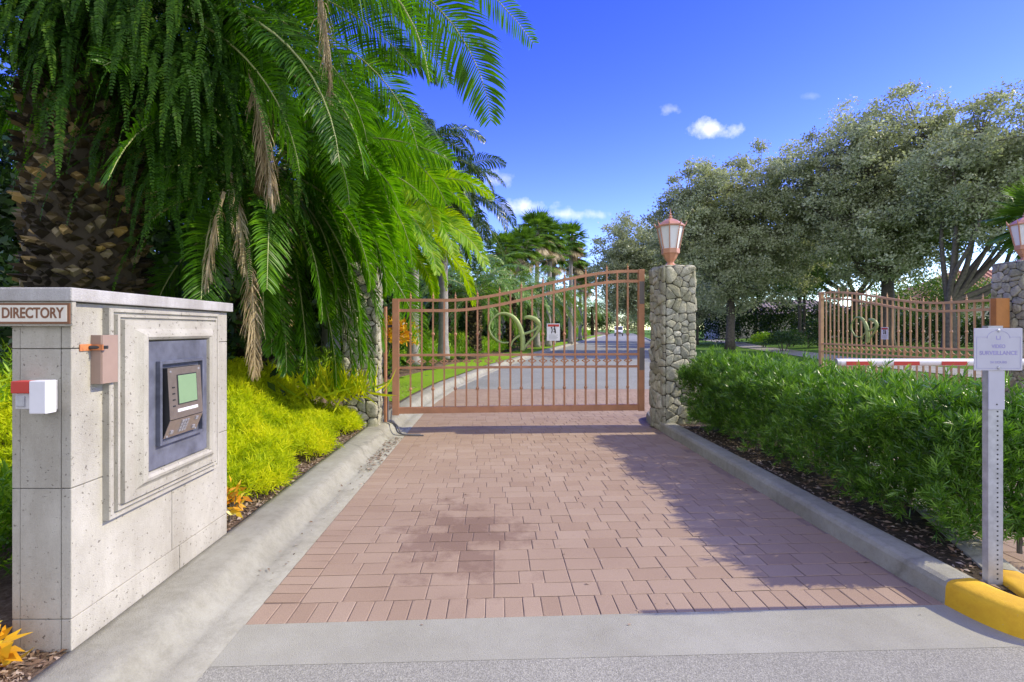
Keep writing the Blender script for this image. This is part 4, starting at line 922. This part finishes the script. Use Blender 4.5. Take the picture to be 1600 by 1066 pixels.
# ------------------------------------------------------------------ hedge
def leafy_box(n, box, size, seed, tip=.5, T=BLADE, TF=BF, per=12, up=.5, shell=.65, hfun=None, thin=0):
    """sprigs: short shoots with leaves all round, dense towards the shell"""
    g = np.random.default_rng(seed); x0, x1, y0, y1, z0, z1 = box; p = g.random((n, 3)); f = g.random(n) < shell; fc = g.integers(0, 5, n)
    d = g.random(n) ** 2 * .22
    for k, (ax_, hi) in enumerate(((0, 0), (0, 1), (1, 0), (1, 1), (2, 1))):
        m = f & (fc == k); p[m, ax_] = d[m] if hi == 0 else 1 - d[m]
    P = np.stack([x0 + (x1 - x0) * p[:, 0], y0 + (y1 - y0) * p[:, 1], z0 + (z1 - z0) * p[:, 2]], 1)
    if thin: k_ = (P[:, 2] > z0 + (z1 - z0) * .55) | (g.random(n) > thin * (.6 + .4 * np.sin(P[:, 1] * 9 + P[:, 2] * 8))); P = P[k_]; n = len(P)
    if hfun is not None: P = hfun(P)
    c = np.array(((x0 + x1) / 2, 0, (z0 + z1) / 2 - .2)); ax3 = unit((P - c) * np.array((1, 0, 1)) * .8 + g.normal(0, .4, (n, 3)) + np.array((0, 0, up)))
    pos = []; dr = []; rn = []; base = g.random(n)
    for k in range(per):
        t = k / per; a = k * 2.4 + g.random(n) * .5; s = unit(np.cross(ax3, g.normal(size=(n, 3)))); u = np.cross(ax3, s)
        pos.append(P + ax3 * (t * size * 1.5)); dr.append(unit(s * np.cos(a)[:, None] + u * np.sin(a)[:, None] + ax3 * (.6 + t * 1.2)))
        rn.append(np.clip(base * .5 + .25 + .3 * (t - .5) * 1.2 + g.normal(0, .1, n), 0, 1))
    pos = np.concatenate(pos); dr = np.concatenate(dr); rn = np.concatenate(rn)
    return scatter(T, TF, pos, dr, size * g.uniform(.7, 1.15, len(pos)), rn)
BL2 = BLADE * np.array((.85, 1.1, 1))
def hed(P):
    t = (P[:, 1] - 2.95) / 4.3; lump = .05 * np.sin(P[:, 1] * 7.3 + P[:, 0] * 3) + .045 * np.sin(P[:, 1] * 13.1 + P[:, 0] * 9 + P[:, 2] * 7) + .035 * np.sin(P[:, 1] * 23 - P[:, 2] * 17 + 2)
    P[:, 0] += lump * .8 + .05 * np.sin(P[:, 2] * 9 + P[:, 1] * 4); P[:, 2] = np.where(P[:, 2] > .8, P[:, 2] + lump * .9, P[:, 2])
    P[:, 2] *= 1 + .07 * t
    low = np.clip((.5 - P[:, 2]) / .4, 0, 1); P[:, 0] = P[:, 0] + low * .10 * np.sign(3.3 - P[:, 0])
    return P
hd = empty('hedge', (3.3, 5.2, .11), 0, 'clipped green podocarpus hedge on the median beside the pavers', 'hedge')
v, f, r = leafy_box(16000, (2.73, 3.62, 3.08, 7.30, .20, .90), .052, 77, T=BL2, per=13, hfun=hed, thin=.62); link_mesh('foliage', v, f, M_pod, hd, False, r)
v, f, r = leafy_box(620, (2.84, 3.55, 3.2, 7.2, .84, 1.02), .068, 78, T=BL2, per=16, up=1.2, hfun=hed); link_mesh('shoots', v, f, M_pod, hd, False, r)
mb = MB(); g_ = random.Random(5)
for k in range(34):
    x, y = g_.uniform(3.0, 3.45), 3.2 + k * .122; P = [(x, y, .1), (x + g_.uniform(-.08, .08), y + g_.uniform(-.08, .08), .5), (x + g_.uniform(-.2, .2), y + g_.uniform(-.15, .15), .95)]; mb.tube(P, [.014, .009, .004], 6)
mb.build('stems', M_bark, hd)
# ------------------------------------------------------------------ ground cover on the left bank
def cover(name, n, ya, yb, d0, d1, size, mat, seed, lift=.1, label=None, T=BLADE, per=9, up=.9, hf=None, tall=.25):
    g = np.random.default_rng(seed); y = ya + (yb - ya) * g.random(n); d = d0 + (d1 - d0) * g.random(n)
    x = np.array([Lx(a) for a in y]) - .56 - d
    if hf is not None: k = hf(x, y, d, g); x, y, d = x[k], y[k], d[k]
    n = len(x); z = np.array([hL(a, b) for a, b in zip(x, y)])
    clump = .5 + .5 * np.sin(x * 6.1 + 1.3 * np.sin(y * 3.7)) * np.cos(y * 5.3 + x * 2.1)
    edge = np.clip(d / .25 + .25, 0, 1)
    P = np.stack([x, y, z + (lift + tall * g.random(n) ** .6 * (.45 + .8 * clump)) * edge], 1)
    ax3 = unit(g.normal(0, .5, (n, 3)) + np.array((0, 0, up)) + np.array((.35, -.2, 0))); pos = []; dr = []; rn = []; base = g.random(n) * .4 + clump * .5
    for k in range(per):
        t = k / per; a = k * 2.4; s = unit(np.cross(ax3, np.array((.3, .8, .1)))); u = np.cross(ax3, s)
        pos.append(P + ax3 * (t * size * 1.8)); dr.append(unit(s * np.cos(a) + u * np.sin(a) + ax3 * (.5 + t))); rn.append(np.clip(base + .2 * (t - .5) + g.normal(0, .1, n), 0, 1))
    v, f, r = scatter(T, BF, np.concatenate(pos), np.concatenate(dr), size * g.uniform(.6, 1.2, n * per), np.concatenate(rn))
    o = link_mesh(name, v, f, mat, None, False, r); o['kind'] = 'stuff'; return o
def near_mask(x, y, d, g):
    edge = -.02 + .14 * np.abs(np.sin(y * 2.3)) + .12 * np.sin(y * 5.1 + .6) + .12 * sstep(6.2, 7.4, y)
    return (d > edge)
cover('ground_cover', 16000, 3.58, 7.25, .0, 2.6, .062, M_cover, 301, .05, hf=near_mask, per=10, tall=.22)
cover('ground_cover', 2600, 3.62, 8.5, 2.2, 6.0, .10, M_cover2, 302, .08, tall=.35)
cover('leafy_bed', 9000, 9.5, 34, 1.5, 5.5, .13, M_cover2, 303, .1, tall=.5, T=BL2 * np.array((1.8, 1, 1)))
cover('leafy_bed', 5000, 34, 110, 1.5, 6.5, .22, M_cover2, 304, .15, tall=.7, T=BL2 * np.array((2, 1, 1)))
cover('undergrowth', 1800, 2.2, 3.6, .72, 3.6, .09, M_cover2, 305, .05, tall=.35, hf=lambda x, y, d, g: x < -2.2)
def bush(name, c, rad, n, size, mat, seed, label, cat='shrub', group=None, T=KITE, TF=KF, stem=True):
    g = np.random.default_rng(seed); dv = unit(g.normal(size=(n, 3))); dv[:, 2] = np.abs(dv[:, 2]) * 1.0 - .15; rr = g.random(n) ** .35
    lump = 1 + .18 * np.sin(dv[:, 0] * 7 + seed) * np.cos(dv[:, 1] * 6 + dv[:, 2] * 5)
    P = np.array(c) + dv * (rr * lump)[:, None] * np.array(rad); t = empty(name, (c[0], c[1], c[2] - rad[2] * .6), 0, label, cat, group)
    v, f, r = scatter(T, TF, P, dv + g.normal(0, .7, (n, 3)), size * g.uniform(.6, 1.2, n), np.clip(g.random(n) * .7 + .3 * rr - .05, 0, 1)); link_mesh('foliage', v, f, mat, t, False, r)
    if stem:
        mb = MB()
        for k in range(5):
            a = k * 1.26; mb.tube([(c[0], c[1], c[2] - rad[2] * .9 - .1), (c[0] + math.cos(a) * rad[0] * .3, c[1] + math.sin(a) * rad[1] * .3, c[2]), (c[0] + math.cos(a) * rad[0] * .6, c[1] + math.sin(a) * rad[1] * .6, c[2] + rad[2] * .4)], [.02 * rad[0] + .006, .012 * rad[0] + .004, .003], 5)
        mb.build('stems', M_bark, t)
    return t
LEAF = np.array([(-.02, 0, 0), (.02, 0, 0), (.2, .42, .05), (-.2, .42, .05), (.01, 1, -.12), (-.01, 1, -.12)])
bush('croton', (-2.13, 2.02, .16), (.20, .16, .16), 90, .115, M_croton, 400, 'orange and yellow leafed croton in the bottom left corner', 'shrub', None, LEAF, BF)
bush('croton', (-2.9, 13.2, 1.25), (.9, .7, .75), 900, .16, M_croton, 401, 'golden orange croton seen through the hinge end of the gate', 'shrub', None, LEAF, BF)
bush('croton', (-1.92, 3.66, .22), (.12, .12, .22), 130, .07, M_croton, 402, 'small rusty leafed croton at the far corner of the wall', 'shrub', None, LEAF, BF)
g_ = np.random.default_rng(410)
# arching grass like tuft at the left pillar foot
nn_ = 260; P = np.array((-2.15, 6.95, .62)) + g_.normal(0, .16, (nn_, 3)) * np.array((1.5, 1, .2)); dr = unit(g_.normal(0, .55, (nn_, 3)) + np.array((.25, -.2, .9)))
v, f, r = scatter(BLADE * np.array((.6, 1, 1)), BF, P, dr, g_.uniform(.25, .5, nn_), g_.random(nn_)); o = link_mesh('grass_tuft', v, f, M_cover, None, False, r); tag(o, 'yellowish strappy tuft at the foot of the left stone pillar', 'plant')
# litter: dry leaves in the gutter and chips on the bed
def litter(name, n, xf, yf, zf, size, mat, seed):
    g = np.random.default_rng(seed); x = xf(g, n); y = yf(g, n); z = zf(x, y); d = g.normal(size=(n, 3)) * np.array((1, 1, .15))
    v, f, r = scatter(LEAF, BF, np.stack([x, y, z], 1), d, size * g.uniform(.4, 1.2, n), g.random(n), np.array((0, 0, 1.)) + g.normal(0, .35, (n, 3))); o = link_mesh(name, v, f, mat, None, False, r); o['kind'] = 'stuff'
M_litter = leafmat('leaf litter', [(.10, .06, .035), (.20, .13, .08), (.32, .24, .17), (.42, .35, .28)], .8, .05, nscale=5)
zv = np.vectorize(hL)
litter('leaf_litter', 260, lambda g, n: -1.27 - np.abs(g.normal(.09, .05, n)), lambda g, n: 5.2 + g.beta(2, 1.6, n) * 1.9, lambda x, y: x * 0 + .012, .045, M_litter, 500)
litter('leaf_litter', 60, lambda g, n: -1.27 - np.abs(g.normal(.11, .06, n)), lambda g, n: 3.0 + g.random(n) * 2.6, lambda x, y: x * 0 + .012, .03, M_litter, 501)
litter('leaf_litter', 46, lambda g, n: g.uniform(-1.2, 2.4, n), lambda g, n: 2.5 + g.random(n) * 5, lambda x, y: x * 0 + .004, .028, M_litter, 506)
litter('mulch_chips', 6500, lambda g, n: -1.84 - g.random(n) * .75, lambda g, n: 3.5 + g.random(n) * 4.1, lambda x, y: zv(x, y) + .006, .045, M_litter, 502)
litter('mulch_chips', 900, lambda g, n: -1.84 - g.random(n) * .4, lambda g, n: 1.7 + g.random(n) * .55, lambda x, y: zv(x, y) + .006, .04, M_litter, 503)
litter('mulch_chips', 1100, lambda g, n: 2.64 + g.random(n) * .35, lambda g, n: 2.7 + g.random(n) * 4.7, lambda x, y: x * 0 + .118, .045, M_litter, 504)
litter('mulch_chips', 1500, lambda g, n: -1.84 - g.random(n) * 1.2, lambda g, n: 8.3 + g.random(n) * 4.5, lambda x, y: zv(x, y) + .01, .06, M_litter, 505)

# ------------------------------------------------------------------ broadleaf trees
def tree(name, base, blobs, nclump, nleaf, lsize, crad, mat, seed, label, group, trunk_h, tr, nlimb=9, cat='tree'):
    g = np.random.default_rng(seed); t = empty(name, tuple(base), 0, label, cat, group); base = np.array(base, float)
    B = np.array([b[:3] for b in blobs]); Rd = np.array([b[3:6] if len(b) > 5 else (b[3],) * 3 for b in blobs]); vol = Rd.prod(1); pr_ = vol ** .8 / (vol ** .8).sum()
    k = g.choice(len(blobs), nclump, p=pr_); dv = unit(g.normal(size=(nclump, 3))); rr = g.random(nclump) ** .42
    wob = 1 + .22 * np.sin(dv[:, 0] * 5 + seed + k) * np.sin(dv[:, 2] * 6 + k * 2.1)
    cc = B[k] + dv * Rd[k] * (rr * wob)[:, None]
    fork = base + np.array((0, 0, trunk_h)); mb = MB()
    mb.tube([base - (0, 0, .2), base + (.0, 0, trunk_h * .15), base + (tr * .2, 0, trunk_h * .55), fork], [tr * 1.35, tr * 1.02, tr * .9, tr * .85], 12)
    ends = []
    for i in range(nlimb):
        tgt = B[i % len(B)] + np.clip(g.normal(0, .22, 3), -.4, .3) * Rd[i % len(B)]; h = tgt - fork
        m1 = fork + h * .35 + np.array((0, 0, -.1 * np.linalg.norm(h))) + g.normal(0, .25, 3); m2 = fork + h * .7 + g.normal(0, .35, 3); r0 = tr * g.uniform(.4, .6)
        PP = bez([fork, m1, m2, tgt], 2); mb.tube(PP, list(np.linspace(r0, r0 * .22, len(PP))), 8); ends += [PP[len(PP) // 2], PP[-3], PP[-1]]
    E = np.array(ends)
    for c in cc[g.random(nclump) < .4]:
        e = E[np.argmin(((E - c) ** 2).sum(1))]; mid_ = (e + c) / 2 + g.normal(0, .15, 3); mb.tube([e, mid_, c], [tr * .10, tr * .06, tr * .02], 5, cap=False)
    mb.build('trunk', M_bark, t, True)
    n = nclump * nleaf; ci = np.repeat(np.arange(nclump), nleaf); off = g.normal(0, .5, (n, 3)) * np.array((1, 1, .62)) * (crad * g.uniform(.6, 1.3, nclump))[ci][:, None]
    P = cc[ci] + off; tone = (g.random(nclump) * .45)[ci] + g.random(n) * .5
    v, f, r = scatter(KITE, KF, P, off + g.normal(0, .5, (n, 3)), lsize * g.uniform(.6, 1.25, n), np.clip(tone, 0, 1)); link_mesh('crown', v, f, mat, t, False, r)
    return t
GO = 'live oaks along the right lawn'
tree('live_oak', (15.4, 33.5, .4), [(13.6, 34, 10.4, 2.4), (14.6, 34, 9.2, 3.5), (17.8, 34, 10.0, 3.8), (12.6, 34, 8.0, 2.7), (16.2, 33, 5.8, 3.4), (19.5, 34.5, 7.5, 3.2), (14, 33, 5.4, 2.2)], 1050, 105, .18, .52, M_oak, 601, 'slender trunked grey green oak right of the lantern pillar', GO, 3.4, .28)
tree('live_oak', (23.0, 30, .4), [(20.0, 30, 10.2, 3.6), (23.0, 30, 11.8, 3.7), (20.9, 29, 6.6, 3.0), (26.2, 30, 10.0, 3.8), (24.6, 29, 7.2, 2.4), (22, 31, 8.5, 3)], 1250, 105, .17, .52, M_oak, 602, 'broad spreading oak with the dark trunk behind the open gate', GO, 4.0, .36, 11)
tree('live_oak', (22.6, 25.5, .4), [(22.6, 25, 8.8, 2.4), (24.4, 25, 10.3, 2.7), (27.6, 25.5, 9.6, 3.5), (25.4, 25, 8.0, 2.6), (29.5, 25, 8, 3.6), (23.0, 24.5, 7.0, 1.6)], 1000, 105, .16, .5, M_oak, 603, 'oak with crooked forked limbs beside the tiled roof', GO, 2.4, .30, 11)
tree('live_oak', (20.8, 62, .4), [(16.4, 61, 10.6, 4.2), (19.5, 62, 9.4, 4.8), (13.9, 61, 8.2, 2.9), (23, 63, 10, 4.4), (17, 60, 6.0, 3.6), (14.4, 60, 5.4, 2.2), (20, 60, 5.2, 3.4)], 1000, 100, .26, .75, M_oak, 604, 'distant rounded oak overhanging the road beyond the gate', GO, 4.0, .4)
tree('live_oak', (31, 44, .4), [(29, 44, 8.5, 4.4), (34, 44, 9, 4.8), (25.5, 45, 8, 4)], 300, 110, .26, .95, M_oak, 605, 'shaded oak at the back between the two nearer oaks', GO, 4.0, .35)
tree('live_oak', (26.5, 52, .4), [(24, 52, 7.0, 3.8), (28, 52, 8, 4.2)], 260, 110, .26, .9, M_oak2, 606, 'brighter green tree behind the slender oak', GO, 3.4, .2)
tree('small_tree', (17.4, 44, .4), [(17.4, 44, 4.4, 2.4), (19.6, 45, 5.0, 2.2)], 130, 90, .2, .7, M_oak, 607, 'small tree partly behind the lantern pillar', GO, 2.2, .12, 5)
for (x, y, h, r_, s_) in ((25.0, 42, 5.5, .14, 1), (26.6, 44, 6, .12, 2)):
    tree('slim_tree', (x, y, .4), [(x, y, h, 1.6), (x + .8, y, h + 1.5, 1.8)], 70, 90, .18, .6, M_oak2, 620 + s_, ('slim tree with a thin straight trunk left of the open gate', 'thinner slim tree just right of its twin by the open gate')[s_ - 1], 'slim trees near the house', 3.8, r_, 4)
tree('small_tree', (31.0, 36, .4), [(30.5, 36, 3.4, 2.2), (33.5, 36, 3.6, 2.0), (27.5, 36, 3.0, 1.8)], 150, 90, .16, .6, M_oak2, 630, 'bright green bushy tree beside the red tiled roof', GO, 1.6, .12, 5)
# far trees closing the road end
for i, (x, y, r_) in enumerate(((38, 190, 6), (46, 185, 7), (30, 195, 6), (54, 175, 8), (62, 160, 8), (21, 170, 7), (44, 140, 6))):
    tree('far_tree', (x, y, .0), [(x, y, r_ * .95, r_, r_, r_ * .8), (x + r_ * .6, y, r_ * .8, r_ * .7)], 90, 60, .6, 1.7, M_oak if i % 2 else M_oak2, 640 + i,
         ('far tree left of the van', 'far tree right behind the van', 'low far tree closing the end of the road', 'far tree beyond the distant oak', 'large far tree behind the distant oak', 'far tree among the last palms', 'far tree right of the road bend')[i], 'far trees at the end of the road', r_ * .5, .3, 4)
# shrubs on the right lawn
sh = [(17.2, 30.5, 1.1, .75, 'low dark shrub beside the footpath'), (20.8, 36, 1.3, .9, 'rounded shrub left of the dark hedge'), (19.2, 36.5, .9, .7, 'small bright shrub by the slender oak')]
for i, (x, y, r_, h, lb_) in enumerate(sh): bush('shrub', (x, y, .45 + h * .35), (r_, r_, h), 2200, .11, M_shrub if i != 2 else M_cover2, 700 + i, lb_, 'shrub', 'shrubs on the right lawn')
def long_hedge(name, P0, P1, w, h, n, size, mat, seed, label):
    g = np.random.default_rng(seed); a = np.array(P0, float); b = np.array(P1, float); t = g.random(n); d = unit((b - a)[None])[0]; s = np.array((-d[1], d[0])); u = (g.random(n) * 2 - 1); z = g.random(n) ** .6
    hh = h * (1 + .18 * np.sin(t * 37 + seed) + .1 * np.sin(t * 83)); q = a + (b - a) * t[:, None] + s * (u * w)[:, None]; P = np.stack([q[:, 0], q[:, 1], .3 + z * hh], 1)
    v, f, r = scatter(KITE, KF, P, g.normal(size=(n, 3)) + np.array((0, 0, .4)), size * g.uniform(.6, 1.3, n), g.random(n)); e = empty(name, (a[0], a[1], .2), 0, label, 'hedge'); link_mesh('foliage', v, f, mat, e, False, r)
    MB().tube([(a[0], a[1], .2), (a[0], a[1], h * .6)], .03, 6).build('stems', M_bark, e)
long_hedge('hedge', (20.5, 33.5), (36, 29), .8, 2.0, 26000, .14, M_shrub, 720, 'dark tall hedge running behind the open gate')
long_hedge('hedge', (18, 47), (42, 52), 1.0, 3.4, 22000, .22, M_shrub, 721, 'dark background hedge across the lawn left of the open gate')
# dense planting behind the left palms
def thicket(name, box, n, size, mat, seed):
    g = np.random.default_rng(seed); x0, x1, y0, y1, z0, z1 = box; K = 260; cc = np.stack([g.uniform(x0, x1, K), g.uniform(y0, y1, K), z0 + (z1 - z0) * g.random(K) ** 1.2], 1); ci = g.integers(0, K, n)
    P = cc[ci] + g.normal(0, .45, (n, 3)); v, f, r = scatter(KITE, KF, P, g.normal(size=(n, 3)), size * g.uniform(.6, 1.4, n), g.random(n)); o = link_mesh(name, v, f, mat, None, False, r); o['kind'] = 'stuff'
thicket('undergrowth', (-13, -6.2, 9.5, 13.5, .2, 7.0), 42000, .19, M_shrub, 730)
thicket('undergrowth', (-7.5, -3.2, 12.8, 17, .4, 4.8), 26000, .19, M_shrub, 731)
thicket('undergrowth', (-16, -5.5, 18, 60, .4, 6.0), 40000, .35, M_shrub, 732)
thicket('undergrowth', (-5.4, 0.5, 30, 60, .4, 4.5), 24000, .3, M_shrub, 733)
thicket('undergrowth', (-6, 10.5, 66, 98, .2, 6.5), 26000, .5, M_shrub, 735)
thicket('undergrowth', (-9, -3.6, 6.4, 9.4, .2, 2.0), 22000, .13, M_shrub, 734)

# ------------------------------------------------------------------ houses
def house(loc, w, d, h, rh, rmat, label, nw):
    t = empty('house', loc, R(-12), label, 'house', 'houses behind the right lawn', local=True); MB().box(-w / 2, w / 2, -d / 2, d / 2, -.2, h).build('wall', M_stucco, t)
    e = .6; x0, x1, y0, y1 = -w / 2 - e, w / 2 + e, -d / 2 - e, d / 2 + e; rl = (w - d) / 2; V = [(x0, y0, h), (x1, y0, h), (x1, y1, h), (x0, y1, h), (-rl, 0, h + rh), (rl, 0, h + rh)]
    rf = MB().add(V, [(0, 1, 5, 4), (1, 2, 5), (2, 3, 4, 5), (3, 0, 4), (3, 2, 1, 0)])
    for k in range(int(w / .45)):   # tile ridges running down the front slope
        x = x0 + .3 + k * .45; tt = 1.0 if -rl <= x <= rl else max(0, 1 - (abs(x) - rl) / (x1 - rl))
        if tt > .05: rf.tube([(x, y0, h + .02), (x * 1, y0 + (0 - y0) * tt, h + .02 + rh * tt)], .07, 5)
    rf.build('roof', rmat, t)
    for k in range(nw):
        x = -w / 2 + (k + .5) * w / nw; f = MB().box(x - .7, x + .7, -d / 2 - .05, -d / 2 - .002, .9, 2.3).build('window', M_white, t); MB().box(x - .6, x + .6, -d / 2 - .06, -d / 2 - .051, 1.0, 2.2).build('pane', M_win, f)
house((43, 44.5, .3), 15, 10, 3.4, 3.0, M_roof, 'house with red clay tiled roof behind the forked oak', 4)
house((37, 66, .3), 17, 10, 3.0, 2.0, M_roofg, 'pale house with faded roof seen between the oaks', 5)

# ------------------------------------------------------------------ van on the road
def van(loc, rz):
    t = empty('white_van', loc, rz, 'small distant white van on the road seen through the gate', 'van', local=True)
    prof = [(-2.4, .45), (-2.42, .95), (-2.3, 1.15), (-1.5, 1.35), (-1.0, 2.05), (-.7, 2.2), (2.3, 2.2), (2.42, 2.0), (2.45, .45)]
    V = [(-.92, y, z) for y, z in prof] + [(.92, y, z) for y, z in prof]; n = len(prof); m = MB(); m.add(V, [tuple(range(n)), tuple(range(n, 2 * n))[::-1]] + [(i, n + i, n + (i + 1) % n, (i + 1) % n) for i in range(n)])
    bm_o = m.build('body', M_white, t)
    wv = [(-.82, -1.47, 1.385), (.82, -1.47, 1.385), (.74, -1.02, 2.06), (-.74, -1.02, 2.06)]; m = MB(); m.add([(x, y - .03, z + .02) for x, y, z in wv], [(0, 1, 2, 3)]); m.build('windscreen', M_win, t)
    for s in (-1, 1):
        MB().box(s * .93 - .01, s * .93 + .01, -.95, -.1, 1.35, 1.95).build('side_window', M_win, t)
        MB().box(s * .68 - .16, s * .68 + .16, -2.44, -2.40, .78, .98).build('headlight', M_glass, t)
        for y in (-1.6, 1.5):
            w_ = MB().tube([(s * .72, y, .34), (s * .95, y, .34)], .34, 16).build('wheel', M_rubber, t); MB().tube([(s * .951, y, .34), (s * .965, y, .34)], .2, 12).build('rim', M_galv, w_)
    MB().box(-.88, .88, -2.5, -2.425, .42, .66, .02).build('bumper', M_black, t); MB().box(-.45, .45, -2.44, -2.425, .75, .92).build('grille', M_black, t)
van((28.6, 118, 0.02), R(-14))
